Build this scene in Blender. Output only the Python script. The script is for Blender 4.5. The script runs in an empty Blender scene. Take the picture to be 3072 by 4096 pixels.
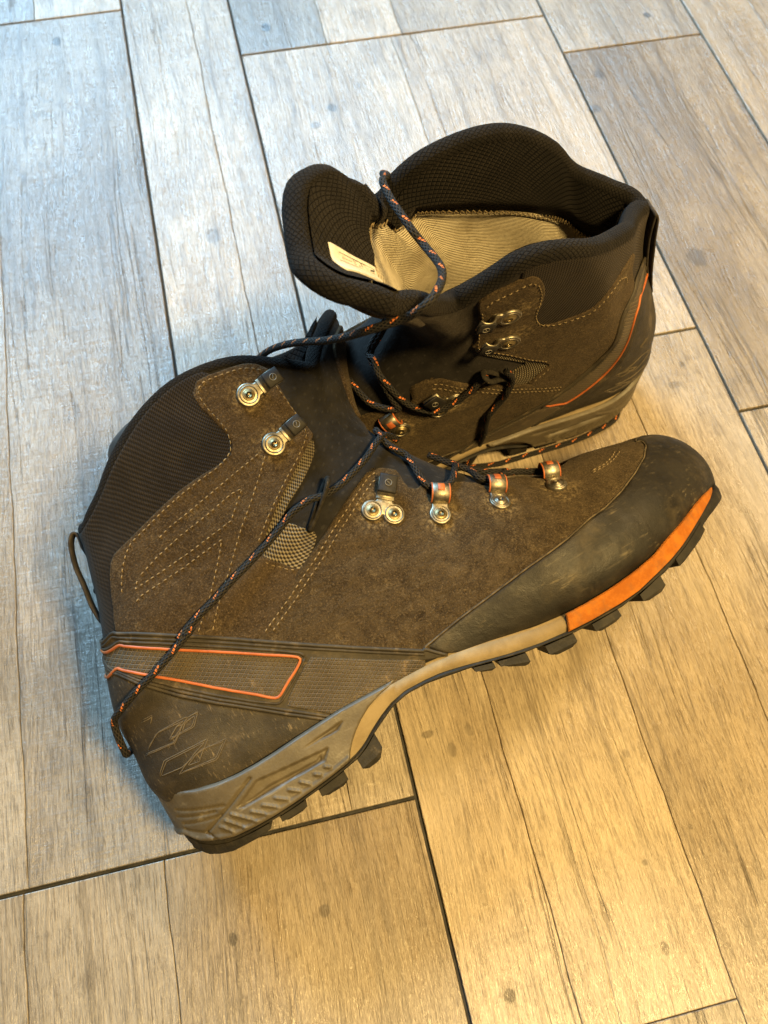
import bpy, bmesh, math, random
import numpy as np
PI = math.pi
from mathutils import Matrix, Vector, geometry as mgeo

# ------------------------------------------------------------------ camera, world, lamps, exposure
scn = bpy.context.scene
COL = scn.collection
cam_d = bpy.data.cameras.new('camera'); cam = bpy.data.objects.new('camera', cam_d); COL.objects.link(cam)
cam_d.sensor_fit = 'VERTICAL'; cam_d.sensor_height = 24.0; cam_d.sensor_width = 18.0
cam_d.lens = 3328.87 / 4096 * 24.0
cam_d.clip_start = .01; cam_d.clip_end = 60
RT = [[0.97398928, -0.22572265, 0.01985352], [-0.19459982, -0.87813535, -0.43704602], [0.11608526, 0.42181465, -0.89922]]
right, down, fwd = RT
cam.matrix_world = Matrix(((right[0], -down[0], -fwd[0], 0), (right[1], -down[1], -fwd[1], 0), (right[2], -down[2], -fwd[2], .46), (0, 0, 0, 1)))
cam_d.dof.use_dof = True; cam_d.dof.focus_distance = .385; cam_d.dof.aperture_fstop = 9.0
scn.camera = cam

wd = bpy.data.worlds.new('World'); scn.world = wd; wd.use_nodes = True
bg = wd.node_tree.nodes['Background']; bg.inputs[0].default_value = (1.0, .86, .70, 1); bg.inputs[1].default_value = .045

def area(name, loc, target, size, power, color, size_y=None):
    d = bpy.data.lights.new(name, 'AREA'); d.energy = power; d.color = color
    d.shape = 'RECTANGLE' if size_y else 'DISK'; d.size = size
    if size_y: d.size_y = size_y
    o = bpy.data.objects.new(name, d); COL.objects.link(o); o.location = loc
    o.rotation_euler = (Vector(target) - Vector(loc)).to_track_quat('-Z', 'Y').to_euler()
    return o
def spot(name, loc, target, power, color, deg, radius, blend=1.0):
    d = bpy.data.lights.new(name, 'SPOT'); d.energy = power; d.color = color; d.spot_size = math.radians(deg); d.spot_blend = blend; d.shadow_soft_size = radius
    o = bpy.data.objects.new(name, d); COL.objects.link(o); o.location = loc
    o.rotation_euler = (Vector(target) - Vector(loc)).to_track_quat('-Z', 'Y').to_euler()
spot('ceiling_spot', (.62, -.48, 1.60), (.28, .11, 0), 244, (1.0, .69, .255), 55, .14)
area('warm_fill', (1.15, .85, 2.0), (.35, .5, 0), .5, 34, (1.0, .74, .38))  # unseen fill, added to warm the far right of the floor
area('window_light', (-.85, 2.5, 1.7), (.0, .6, 0), 1.35, 182, (.38, .69, 1.0), 1.05)

vs = scn.view_settings; scn.display_settings.display_device = 'sRGB'
vs.view_transform = 'Standard'; vs.look = 'None'; vs.exposure = 0; vs.gamma = 1; vs.use_curve_mapping = False
scn.render.engine = 'CYCLES'
scn.cycles.use_denoising = True
scn.cycles.max_bounces = 6
# ------------------------------------------------------------------ materials
class NT:
    def __init__(s, name):
        s.m = bpy.data.materials.new(name); s.m.use_nodes = True
        s.t = s.m.node_tree; s.b = s.t.nodes['Principled BSDF']
    def n(s, typ, ins=None, **kw):
        x = s.t.nodes.new(typ)
        for k, v in kw.items(): setattr(x, k, v)
        for k, v in (ins or {}).items(): s.put(x.inputs[k], v)
        return x
    def put(s, sock, v):
        if isinstance(v, bpy.types.NodeSocket): s.t.links.new(v, sock)
        elif isinstance(v, bpy.types.Node): s.t.links.new(v.outputs[0], sock)
        elif isinstance(v, (tuple, list)) and sock.type == 'RGBA' and len(v) == 3: sock.default_value = (*v, 1)
        else: sock.default_value = v
    def math(s, op, a, b=0.0, c=0.0): return s.n('ShaderNodeMath', {0: a, 1: b, 2: c}, operation=op).outputs[0]
    def noise(s, vec, scale, detail=4, rough=.6, dist=0):
        return s.n('ShaderNodeTexNoise', {'Vector': vec, 'Scale': scale, 'Detail': detail, 'Roughness': rough, 'Distortion': dist}).outputs[0]
    def ramp(s, f, a, b, lo=0.0, hi=1.0):
        return s.n('ShaderNodeMapRange', {0: f, 1: a, 2: b, 3: lo, 4: hi}, interpolation_type='SMOOTHSTEP').outputs[0]
    def mix(s, f, a, b, mode='MIX'):
        x = s.n('ShaderNodeMix', data_type='RGBA', blend_type=mode)
        s.put(x.inputs[0], f); s.put(x.inputs[6], a); s.put(x.inputs[7], b); return x.outputs[2]
    def stretch(s, vec, sc, rot=(0, 0, 0)):
        return s.n('ShaderNodeMapping', {'Vector': vec, 'Scale': sc, 'Rotation': rot}).outputs[0]
    def obj(s): return s.n('ShaderNodeTexCoord').outputs['Object']
    def uv(s):
        x = s.n('ShaderNodeSeparateXYZ', {0: s.n('ShaderNodeTexCoord').outputs['UV']}); return x.outputs[0], x.outputs[1]
    def bump(s, h, dist, strength=1.0, prev=None):
        x = s.n('ShaderNodeBump', {'Strength': strength, 'Distance': dist, 'Height': h})
        if prev is not None: s.put(x.inputs['Normal'], prev)
        return x.outputs[0]

def pmat(name, ca, cb, scale=150, lo=.35, hi=.65, rough=.75, rough2=None, metal=0, bumps=(), dust=None, scratch=None, sheen=0, spec=.5, pattern=None, stretch=None, weave_mix=None):
    s = NT(name); o = s.obj(); b = s.b
    v = s.stretch(o, stretch) if stretch else o
    f = s.ramp(s.noise(v, scale, 7, .65), lo, hi)
    col = s.mix(f, ca, cb); nrm = None; pat = None
    if pattern:
        kind, pu, pv = pattern; u, w = s.uv()
        if name == 'textured_rubber': g_ = s.n('ShaderNodeSeparateXYZ', {0: o}); u, w = g_.outputs[0], g_.outputs[2]
        a = s.math('MULTIPLY', u, 2 * PI / pu); c = s.math('MULTIPLY', w, 2 * PI / pv)
        if kind == 'weave':
            pat = s.math('MULTIPLY_ADD', s.math('MULTIPLY', s.math('SINE', a), s.math('SINE', c)), .5, .5)
        elif kind == 'diamond':
            p1 = s.math('ABSOLUTE', s.math('SINE', s.math('MULTIPLY_ADD', s.math('ADD', a, c), .5, 0)))
            p2 = s.math('ABSOLUTE', s.math('SINE', s.math('MULTIPLY_ADD', s.math('SUBTRACT', a, c), .5, 0)))
            pat = s.ramp(s.math('MINIMUM', p1, p2), .02, .55)
        elif kind == 'dash':
            pat = s.ramp(s.math('MULTIPLY', s.math('SINE', a), s.math('SINE', c)), .72, .95)
            col = s.mix(s.math('MULTIPLY', pat, .13), col, (.085, .078, .07))
        elif kind == 'rows':
            pat = s.math('MULTIPLY_ADD', s.math('MULTIPLY', s.math('SINE', a), s.math('MULTIPLY_ADD', s.math('SINE', c), .25, .75)), .5, .5)
        if weave_mix is not None: col = s.mix(s.ramp(pat, .25, .8), weave_mix, col)
        nrm = s.bump(pat, weave_dist.get(name, .0004), 1.0)
    if dust:
        dc, ds, d0, d1, amt = dust
        df = s.math('MULTIPLY', s.ramp(s.noise(o, ds, 8, .7, .4), d0, d1), amt)
        col = s.mix(df, col, dc)
    if scratch:
        sc, sv, amt = scratch
        q = s.stretch(o, sv, (.3, .5, .2))
        sf = s.math('MULTIPLY', s.math('MULTIPLY', s.ramp(s.noise(q, 1, 4, .65), .55, .70), s.ramp(s.noise(o, 55, 4, .6), .42, .62)), amt)
        col = s.mix(sf, col, sc)
    for (bs, bd) in bumps:
        nrm = s.bump(s.noise(o, bs, 5, .65), bd, 1.0, nrm)
    s.put(b.inputs['Base Color'], col)
    if rough2 is None: s.put(b.inputs['Roughness'], rough)
    else: s.put(b.inputs['Roughness'], s.ramp(s.noise(o, scale * 1.7, 5, .6), .3, .7, rough, rough2))
    b.inputs['Metallic'].default_value = metal
    b.inputs['Specular IOR Level'].default_value = spec
    if sheen:
        b.inputs['Sheen Weight'].default_value = sheen; b.inputs['Sheen Roughness'].default_value = .45
        b.inputs['Sheen Tint'].default_value = (.75, .62, .5, 1)
    if nrm is not None: s.put(b.inputs['Normal'], nrm)
    return s.m
weave_dist = {'collar_mesh': .00035, 'softshell': .00006, 'quilted_lining': .0022, 'collar_edge': .0009, 'webbing': .0007, 'textured_rubber': .0005, 'tan_lining': .0006, 'braid': .0004}

def suede_mat(name, ca, cb, spots=()):
    s = NT(name); o = s.obj(); b = s.b
    big = s.noise(o, 38, 7, .68, .5); med = s.noise(o, 210, 6, .7); nap = s.noise(o, 1250, 4, .7); fz = s.noise(o, 3600, 2, .6)
    col = s.mix(s.ramp(s.math('ADD', s.math('MULTIPLY', big, .42), s.math('MULTIPLY', med, .58)), .32, .68), ca, cb)
    col = s.mix(s.math('MULTIPLY', s.ramp(nap, .52, .66), .9), col, tuple(c * 1.7 for c in cb))
    col = s.mix(s.math('MULTIPLY', s.ramp(nap, .47, .33), .75), col, tuple(c * .45 for c in ca))
    # dust rubbed into worn patches, broken up by the nap
    d = s.math('MULTIPLY', s.ramp(s.noise(o, 64, 9, .78, .8), .54, .70), s.ramp(nap, .36, .60))
    col = s.mix(s.math('MULTIPLY', d, .50), col, (.29, .215, .112))
    zz = s.n('ShaderNodeSeparateXYZ', {0: o}).outputs[2]
    low = s.math('MULTIPLY', s.ramp(zz, .095, .045), s.ramp(s.noise(o, 120, 7, .75), .42, .66))
    col = s.mix(s.math('MULTIPLY', low, .20), col, (.25, .185, .10))
    # grit that gathers round the metal fittings
    ring = None; sx = s.n('ShaderNodeSeparateXYZ', {0: o})
    for (px, pz) in spots:
        dd = s.math('SQRT', s.math('ADD', s.math('POWER', s.math('SUBTRACT', sx.outputs[0], px), 2), s.math('POWER', s.math('SUBTRACT', sx.outputs[2], pz), 2)))
        v = s.ramp(dd, .0125, .0045); ring = v if ring is None else s.math('MAXIMUM', ring, v)
    if ring is not None:
        gr = s.math('MULTIPLY', ring, s.math('MULTIPLY', s.ramp(s.noise(o, 420, 6, .75), .46, .66), .75))
        col = s.mix(gr, col, (.36, .265, .13))
    scuff = s.math('MULTIPLY', s.ramp(s.noise(s.stretch(o, (70, 300, 300), (.2, .6, .9)), 1, 4, .7), .62, .72), s.ramp(fz, .35, .6))
    col = s.mix(s.math('MULTIPLY', scuff, .35), col, (.27, .21, .125))
    s.put(b.inputs['Base Color'], col); b.inputs['Roughness'].default_value = .95; b.inputs['Specular IOR Level'].default_value = .12
    b.inputs['Sheen Weight'].default_value = .10; b.inputs['Sheen Roughness'].default_value = .45; b.inputs['Sheen Tint'].default_value = (.75, .62, .45, 1)
    n = s.bump(nap, .0014); n = s.bump(fz, .0003, 1, n); n = s.bump(med, .0012, 1, n)
    crease = s.noise(s.stretch(o, (60, 160, 160), (0, .7, 0)), 1, 5, .6, .9)
    n = s.bump(s.math('ABSOLUTE', s.math('SUBTRACT', crease, .5)), .0014, .8, n)
    s.put(b.inputs['Normal'], n); return s.m

MT = {}
MT['softshell'] = pmat('softshell', (.009, .008, .007), (.017, .015, .013), 90, rough=.85, pattern=('dash', .0110, .0052), bumps=((1800, .0002), (160, .0006)), dust=((.10, .09, .08), 700, .70, .80, .35), spec=.2, sheen=.08)
MT['collar_mesh'] = pmat('collar_mesh', (.016, .012, .009), (.029, .0225, .0165), 60, rough=.9, pattern=('weave', .0021, .0021), weave_mix=(.006, .005, .004), bumps=((2500, .0001),), dust=((.25, .21, .15), 1400, .74, .8, .5), spec=.2, sheen=.1)
MT['lining_dark'] = pmat('quilted_lining', (.011, .010, .009), (.018, .016, .014), 90, rough=.95, pattern=('diamond', .0034, .0034), weave_mix=(.003, .003, .003), bumps=((2500, .0001),), spec=.15, sheen=.06)
MT['collar_edge'] = pmat('collar_edge', (.010, .009, .008), (.017, .015, .013), 90, rough=.95, pattern=('diamond', .0026, .0026), weave_mix=(.005, .0045, .004), bumps=((1800, .0003),), spec=.15, sheen=.06)
MT['lining_tan'] = pmat('tan_lining', (.56, .50, .37), (.70, .64, .50), 70, rough=.95, pattern=('rows', .0014, .0014), weave_mix=(.40, .33, .21), bumps=((1500, .0002), (45, .004)), dust=((.20, .15, .085), 24, .50, .68, .55), spec=.1, sheen=.1)
MT['rand'] = pmat('rand_rubber', (.009, .0075, .005), (.021, .017, .0115), 45, .3, .75, .46, .68, bumps=((1400, .00012), (140, .0004)), dust=((.15, .115, .062), 30, .47, .78, .40), scratch=((.20, .16, .095), (26, 520, 520), .4), spec=.4)
MT['counter'] = pmat('counter_leather', (.015, .012, .008), (.044, .034, .021), 50, .28, .72, .55, .75, bumps=((1600, .0002), (220, .0003)), dust=((.20, .15, .085), 75, .56, .8, .4), scratch=((.20, .15, .085), (1300, 120, 260), .8), spec=.4)
MT['band'] = pmat('band_rubber', (.026, .021, .014), (.055, .044, .028), 90, .3, .7, .65, bumps=((1200, .00015),), dust=((.26, .19, .11), 130, .5, .75, .45), spec=.35)
MT['texrub'] = pmat('textured_rubber', (.045, .036, .024), (.085, .068, .043), 70, .3, .7, .65, pattern=('diamond', .0034, .0022), weave_mix=(.17, .125, .07), bumps=((1500, .0001),), dust=((.36, .25, .13), 60, .58, .74, .55), spec=.35)
MT['orange'] = pmat('orange_rubber', (.36, .088, .022), (.48, .128, .032), 120, rough=.5, bumps=((900, .0001),), dust=((.10, .06, .03), 260, .66, .8, .7))
MT['orange_foam'] = pmat('orange_foam', (.34, .098, .009), (.47, .150, .015), 140, rough=.88, bumps=((1800, .0004),), dust=((.20, .105, .04), 120, .46, .74, .75), spec=.25)
MT['tan_foam'] = pmat('tan_foam', (.225, .17, .095), (.31, .24, .14), 60, rough=.9, bumps=((2000, .0002),), dust=((.14, .10, .055), 110, .55, .8, .5), spec=.2)
MT['grey'] = pmat('grey_stabilizer', (.074, .058, .034), (.118, .095, .060), 55, .3, .75, .42, .62, bumps=((900, .00012),), dust=((.22, .175, .11), 120, .6, .8, .4), scratch=((.33, .28, .19), (40, 300, 300), .35), spec=.45)
MT['sole'] = pmat('sole_rubber', (.011, .0095, .007), (.026, .022, .015), 90, rough=.7, bumps=((900, .0003),), dust=((.17, .13, .08), 120, .55, .8, .5), spec=.35)
MT['metal'] = pmat('nickel', (.22, .195, .14), (.39, .345, .26), 300, rough=.40, rough2=.55, metal=1.0, bumps=((900, .00006),), dust=((.25, .19, .10), 260, .62, .8, .5))
MT['brass'] = pmat('worn_brass', (.27, .20, .09), (.46, .37, .20), 420, rough=.46, rough2=.62, metal=1.0, bumps=((700, .0001),))
MT['cap'] = pmat('black_plastic', (.012, .0105, .009), (.022, .019, .016), 300, rough=.62, bumps=((1500, .0001),), dust=((.2, .16, .1), 400, .62, .85, .22), spec=.3)
MT['emblem'] = pmat('emblem', (.16, .14, .11), (.22, .2, .16), 300, rough=.5)
MT['logo'] = pmat('pressed_line', (.075, .058, .036), (.13, .10, .06), 300, .3, .7, .8)
MT['webbing'] = pmat('webbing', (.19, .155, .10), (.28, .23, .15), 90, rough=.9, pattern=('weave', .0027, .0018), weave_mix=(.028, .023, .016), bumps=((2200, .0002),), spec=.15)
MT['stitch'] = pmat('tan_thread', (.20, .148, .083), (.31, .235, .135), 300, rough=.9, spec=.1)
MT['strap'] = pmat('strap', (.030, .025, .02), (.060, .050, .04), 200, rough=.9, pattern=('weave', .0012, .0012), bumps=((1500, .0002),), spec=.15)
MT['lace_loop'] = pmat('lace_loop', (.016, .0135, .010), (.034, .029, .022), 500, rough=.9, bumps=((2200, .0003),), spec=.15)
MT['glue'] = pmat('glue_line', (.045, .034, .019), (.14, .105, .058), 220, .35, .65, .85, bumps=((900, .0003),))
MT['label'] = pmat('label_cloth', (.55, .515, .45), (.72, .68, .61), 260, .3, .6, .9, dust=((.34, .28, .2), 420, .55, .75, .6), bumps=((1500, .0002),))
MT['ink'] = pmat('ink', (.05, .045, .04), (.12, .11, .1), 900, .3, .7, .9)

def lace_material():
    s = NT('lace_cord'); u, w = s.uv(); b = s.b          # u: round the cord 0..1, w: metres along it
    a = s.math('MULTIPLY', u, 2 * PI); 
    h1 = s.math('SINE', s.math('ADD', s.math('MULTIPLY', a, 8), s.math('MULTIPLY', w, 2 * PI / .0032)))
    h2 = s.math('SINE', s.math('SUBTRACT', s.math('MULTIPLY', a, 8), s.math('MULTIPLY', w, 2 * PI / .0032)))
    h = s.math('MAXIMUM', h1, h2)
    base = s.mix(s.ramp(h, .1, .95), (.0055, .005, .004), (.030, .0255, .020))
    # two orange tracer strands that surface every 11 mm
    k = s.math('FRACT', s.math('DIVIDE', w, .0115))
    win = s.math('MULTIPLY', s.ramp(k, .08, .10), s.ramp(k, .47, .45))
    fl = 0
    for ph in (0.0, .5):
        q = s.math('FRACT', s.math('ADD', s.math('SUBTRACT', u, s.math('MULTIPLY', k, .38)), ph))
        st = s.math('MULTIPLY', s.ramp(q, .345, .36), s.ramp(q, .455, .44))
        fl = st if fl == 0 else s.math('MAXIMUM', fl, st)
    dots = s.ramp(s.math('SINE', s.math('MULTIPLY', k, 2 * PI * 7)), -.75, -.3)
    m = s.math('MULTIPLY', s.math('MULTIPLY', fl, win), dots)
    col = s.mix(m, base, (.74, .21, .05))
    s.put(b.inputs['Base Color'], col); b.inputs['Roughness'].default_value = .75; b.inputs['Specular IOR Level'].default_value = .3
    s.put(b.inputs['Normal'], s.bump(h, .0004, .8)); return s.m
MT['lace'] = lace_material()
# ------------------------------------------------------------------ geometry core
# A boot is modelled in its own space: x heel to toe, y towards the inner side, z up (a right boot).
PI = math.pi

def cr(y, t):
    """Catmull-Rom through rows of y at fractional index t."""
    y = np.asarray(y, float); n = len(y)
    t = np.clip(np.asarray(t, float), 0, n - 1 - 1e-9)
    i = np.floor(t).astype(int); f = t - i
    g = lambda k: y[np.clip(k, 0, n - 1)]
    if y.ndim > 1: f = f.reshape(f.shape + (1,) * (y.ndim - 1))
    p0, p1, p2, p3 = g(i - 1), g(i), g(i + 1), g(i + 2)
    return 0.5 * ((2 * p1) + (-p0 + p2) * f + (2 * p0 - 5 * p1 + 4 * p2 - p3) * f * f + (-p0 + 3 * p1 - 3 * p2 + p3) * f ** 3)

def smooth(a, b, x):
    t = np.clip((np.asarray(x, float) - a) / (b - a), 0, 1); return t * t * (3 - 2 * t)

def wob(P, seed, freq, n=5):
    """cheap smooth noise in about -1..1 from a few rotated waves"""
    r = np.random.RandomState(seed); out = 0
    for _ in range(n):
        d = r.normal(size=3); d /= np.linalg.norm(d); f = freq * r.uniform(.6, 1.6)
        out = out + np.sin(P @ d * f + r.uniform(0, 6.28))
    return out / n * 1.4

# rings from the toe tip (0) over the vamp and round the heel to the collar (20):
# bottom/back point, top/front point, outer half width, inner half width, centre shift, roundness, bottom skew
RINGS = [
 (.3275,.0185,.3288,.0300,.0040,.0040, .008, 1.0, 0.0),
 (.3235,.0120,.3278,.0440,.0175,.0165, .008, .80, .15),
 (.3145,.0130,.3205,.0525,.0262,.0248, .007, .72, .22),
 (.3035,.0110,.3100,.0585,.0335,.0318, .006, .68, .28),
 (.2880,.0100,.2930,.0625,.0395,.0382, .004, .66, .32),
 (.2680,.0080,.2720,.0668,.0455,.0440, .002, .66, .34),
 (.2450,.0070,.2480,.0702,.0478,.0460, .000, .66, .35),
 (.2200,.0070,.2215,.0800,.0475,.0445, .000, .68, .34),
 (.1950,.0080,.2030,.0935,.0455,.0410, .000, .70, .30),
 (.1640,.0110,.1895,.1080,.0415,.0370, .000, .74, .26),
 (.1300,.0140,.1800,.1230,.0385,.0340, .000, .76, .20),
 (.0900,.0150,.1740,.1340,.0370,.0335, .000, .76, .12),
 (.0500,.0150,.1715,.1410,.0365,.0340, .000, .74, .06),
 (.0180,.0170,.1715,.1465,.0360,.0345, .000, .74, .02),
 (.0035,.0300,.1725,.1515,.0355,.0345, .000, .74, .00),
 (.0022,.0520,.1740,.1570,.0350,.0342, .000, .74, -.02),
 (.0040,.0760,.1760,.1620,.0350,.0342, .000, .74, -.03),
 (.0115,.0990,.1785,.1670,.0352,.0345, .000, .75, -.03),
 (.0180,.1190,.1810,.1715,.0358,.0350, .000, .76, -.03),
 (.0232,.1400,.1835,.1760,.0365,.0357, .000, .77, -.03),
 (.0262,.1580,.1860,.1800,.0370,.0362, .000, .78, -.03),
]
BUL = [0]*13 + [0, .001, .003, .006, .010, .015, .021, .0270]
NR, MP = len(RINGS), 96
PB = [1, .95, .86, .80, .76, .72, .68, .62, .55, .46, .40, .38, .38, .40, .46, .62, .8, .95] + [1]*3      # boxier towards the heel seat
PH = np.arange(MP) / MP * 2 * PI

def ring_grid(rim):
    """rim: list of (phi/pi, x, y, z) giving the collar edge of this boot, or None"""
    G = np.zeros((NR, MP, 3))
    for k, (bx, bz, tx, tz, wl, wm, yc, p, sk) in enumerate(RINGS):
        t = (1 - np.cos(PH)) / 2
        B = np.array([bx, bz]); Tt = np.array([tx, tz]); d = Tt - B
        nrm = np.array([-d[1], d[0]]) / np.linalg.norm(d)
        xz = B + d * t[:, None] + nrm * (BUL[k] * (4 * t * (1 - t)) ** .8)[:, None]
        s = np.sin(PH)
        y = np.where(s >= 0, -wl, wm) * np.abs(s) ** (p * (1 - (1 - PB[k]) * smooth(.25, .92, np.cos(PH)))) * (1 + sk * np.cos(PH)) + yc
        G[k, :, 0] = xz[:, 0]; G[k, :, 1] = y; G[k, :, 2] = xz[:, 1]
    if rim is not None:
        r = np.array(rim, float); r[:, 0] *= PI
        r = r[np.argsort(r[:, 0])]
        # periodic interpolation of the rim by phi
        q = np.vstack([r[-3:] - [2 * PI, 0, 0, 0], r, r[:3] + [2 * PI, 0, 0, 0]])
        idx = np.interp(PH, q[:, 0], np.arange(len(q)))
        C = cr(q[:, 1:], idx)
        dev = C - G[-1]
        for k in range(12, NR):
            G[k] += dev * ((k - 12) / (NR - 13)) ** 1.7
    return G

class Upper:
    """the boot's outer surface P(s, phi): s ring index, phi 0 at sole/back, pi at the instep, outer side between"""
    def __init__(self, rim=None, dents=()):
        self.G = ring_grid(rim); self.dents = dents
    def raw(self, s, ph):
        s = np.asarray(s, float); ph = np.asarray(ph, float)
        t = np.clip(s, 0, NR - 1 - 1e-9); i = np.floor(t).astype(int); f = t - i
        u = (ph / (2 * PI)) * MP; j = np.floor(u).astype(int); g = u - j
        def w(x): return [(-x + 2 * x * x - x ** 3) / 2, (2 - 5 * x * x + 3 * x ** 3) / 2, (x + 4 * x * x - 3 * x ** 3) / 2, (-x * x + x ** 3) / 2]
        ws, wp = w(f), w(g); out = 0
        for a in range(4):
            ii = np.clip(i + a - 1, 0, NR - 1)
            row = 0
            for b in range(4):
                row = row + self.G[ii, (j + b - 1) % MP] * wp[b][..., None]
            out = out + row * ws[a][..., None]
        return out
    def P(self, s, ph, off=0.0):
        s = np.asarray(s, float); ph = np.asarray(ph, float)
        p = self.raw(s, ph); n = self.N(s, ph)
        d = off + .0011 * wob(p, 3, 70) + .0005 * wob(p, 5, 190)
        d = d + .0006 * np.sin((p[..., 0] + .55 * p[..., 2]) * 400 + 2 * np.sin(p[..., 2] * 90)) * np.exp(-((p[..., 0] - .212) / .030) ** 2 - ((p[..., 2] - .066) / .026) ** 2)
        d = d + .0007 * np.sin((p[..., 2] + .35 * p[..., 0]) * 330) * np.exp(-((p[..., 0] - .135) / .028) ** 2 - ((p[..., 2] - .088) / .022) ** 2)
        for (c, r, h) in self.dents:
            q = (p - np.array(c)) / np.array(r)
            d = d + h * np.exp(-(q ** 2).sum(-1))
        return p + n * np.asarray(d)[..., None]
    def N(self, s, ph):
        e = .04; f = .02
        a = self.raw(np.minimum(s + e, NR - 1), ph) - self.raw(np.maximum(np.asarray(s) - e, 0), ph)
        b = self.raw(s, ph + f) - self.raw(s, ph - f)
        n = np.cross(a, b)
        n /= np.maximum(np.linalg.norm(n, axis=-1, keepdims=True), 1e-12)
        return n * NSIGN
NSIGN = -1.0
# ------------------------------------------------------------------ outlines on the boot surface: (ring index, angle)
D_ = {}
D_['ankle_panel'] = [(19.562,2.094),(19.742,2.061),(19.823,1.969),(19.763,1.87),(19.722,1.744),(19.728,1.622),(19.697,1.543),(19.606,1.497),(19.428,1.492),(19.104,1.53),(18.743,1.593),(18.303,1.659),(17.941,1.694),(17.689,1.7),(17.539,1.673),(17.557,1.579),(17.651,1.494),(17.745,1.409),(17.826,1.322),(17.912,1.235),(17.971,1.145),(18.04,1.052),(18.113,0.951),(18.208,0.844),(18.292,0.752),(18.38,0.659),(18.543,0.51),(18.499,0.449),(18.347,0.415),(18.007,0.388),(17.654,0.394),(17.425,0.391),(17.214,0.381),(16.8,0.563),(16.439,0.711),(16.118,0.83),(15.813,0.925),(15.517,1.007),(15.217,1.081),(14.894,1.15),(14.55,1.219),(14.162,1.28),(13.746,1.32),(13.31,1.34),(13.239,1.384),(13.163,1.428),(13.089,1.485),(13.009,1.541),(12.959,1.594),(12.905,1.648),(12.847,1.702),(13.137,1.71),(13.71,1.706),(14.252,1.677),(14.682,1.652),(14.753,1.693),(14.828,1.734),(14.912,1.796),(15.009,1.861),(15.067,1.932),(15.145,2.005),(15.223,2.074),(15.335,2.143),(15.537,2.225),(15.639,2.28),(16.337,2.255),(17.065,2.217),(17.741,2.181),(18.28,2.159),(18.758,2.139)]
D_['webbing'] = [(15.609,2.198),(15.506,2.263),(14.952,2.237),(14.672,2.159),(14.582,2.054),(14.609,1.983),(14.633,1.915),(14.525,1.847),(14.016,1.883),(13.393,1.901),(12.777,1.89),(12.69,1.826),(12.734,1.763),(12.773,1.7),(13.093,1.696),(13.659,1.695),(14.202,1.669),(14.754,1.63),(14.897,1.665),(15.048,1.7),(15.156,1.759),(15.276,1.821),(15.323,1.893),(15.396,1.967),(15.462,2.039),(15.555,2.112)]
D_['quarter_top'] = [(13.576,1.336),(13.5,1.401),(13.418,1.466),(13.349,1.514),(13.276,1.56),(13.178,1.613),(13.074,1.665),(12.963,1.717),(12.815,1.768),(12.653,1.817),(12.479,1.867),(12.315,1.924),(12.145,1.982),(11.972,2.042),(11.784,2.102),(11.573,2.169),(11.301,2.253),(10.922,2.296),(11.427,2.277),(10.981,2.307),(10.584,2.323),(10.223,2.325),(10.088,2.295),(10.026,2.211),(9.917,2.16),(9.753,2.159),(9.532,2.229),(9.249,2.281),(8.682,2.377),(8.291,2.441),(8.002,2.441),(7.884,2.397),(7.543,2.491),(7.12,2.729),(6.916,2.731),(6.695,2.705),(6.543,2.56),(6.352,2.508),(6.152,2.491)]
D_['rand_top'] = [(9.994,0.796),(9.91,0.819),(9.823,0.843),(9.734,0.868),(9.657,0.888),(9.579,0.909),(9.499,0.931),(9.418,0.953),(9.316,0.978),(9.212,1.003),(9.107,1.028),(8.999,1.053),(8.89,1.078),(8.78,1.104),(8.668,1.131),(8.555,1.158),(8.44,1.186),(8.323,1.215),(8.201,1.243),(8.076,1.272),(7.949,1.298),(7.816,1.323),(7.677,1.35),(7.529,1.377),(7.364,1.41),(7.203,1.442),(7.044,1.473),(6.914,1.506),(6.786,1.54),(6.665,1.571),(6.549,1.601),(6.431,1.631),(6.297,1.657),(6.159,1.683),(6.018,1.705),(5.845,1.744),(5.663,1.78),(5.478,1.811),(5.286,1.856),(5.078,1.906),(4.847,1.967),(4.649,2.032),(4.44,2.102),(4.221,2.177),(4.021,2.29),(3.78,2.433),(3.648,2.652),(3.787,2.721),(3.905,2.803),(3.984,2.917)]
D_['rand_tail'] = [(9.994,0.796),(9.913,0.748),(9.833,0.698),(9.751,0.656),(9.67,0.613),(9.551,0.578),(9.431,0.54)]
D_['ridge_top'] = [(17.25,0.35),(17.072,0.431),(16.9,0.512),(16.735,0.587),(16.581,0.654),(16.433,0.714),(16.29,0.771),(16.149,0.823),(16.011,0.869),(15.875,0.911),(15.742,0.951),(15.611,0.988),(15.48,1.023),(15.348,1.057),(15.212,1.089),(15.071,1.121),(14.925,1.152),(14.775,1.184),(14.621,1.215),(14.442,1.247),(14.258,1.277),(14.067,1.302),(13.87,1.321),(13.667,1.336),(13.459,1.347),(13.252,1.353),(13.048,1.353),(12.85,1.347),(12.657,1.334),(12.47,1.316),(12.295,1.295),(12.13,1.274),(11.976,1.254),(11.831,1.232),(11.693,1.209),(11.562,1.185),(11.436,1.159),(11.314,1.133),(11.195,1.106),(11.079,1.079),(10.968,1.053),(10.86,1.027),(10.757,1.0),(10.655,0.972),(10.557,0.944),(10.46,0.915),(10.365,0.885),(10.271,0.854),(10.178,0.822),(10.085,0.79),(9.992,0.757)]
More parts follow.
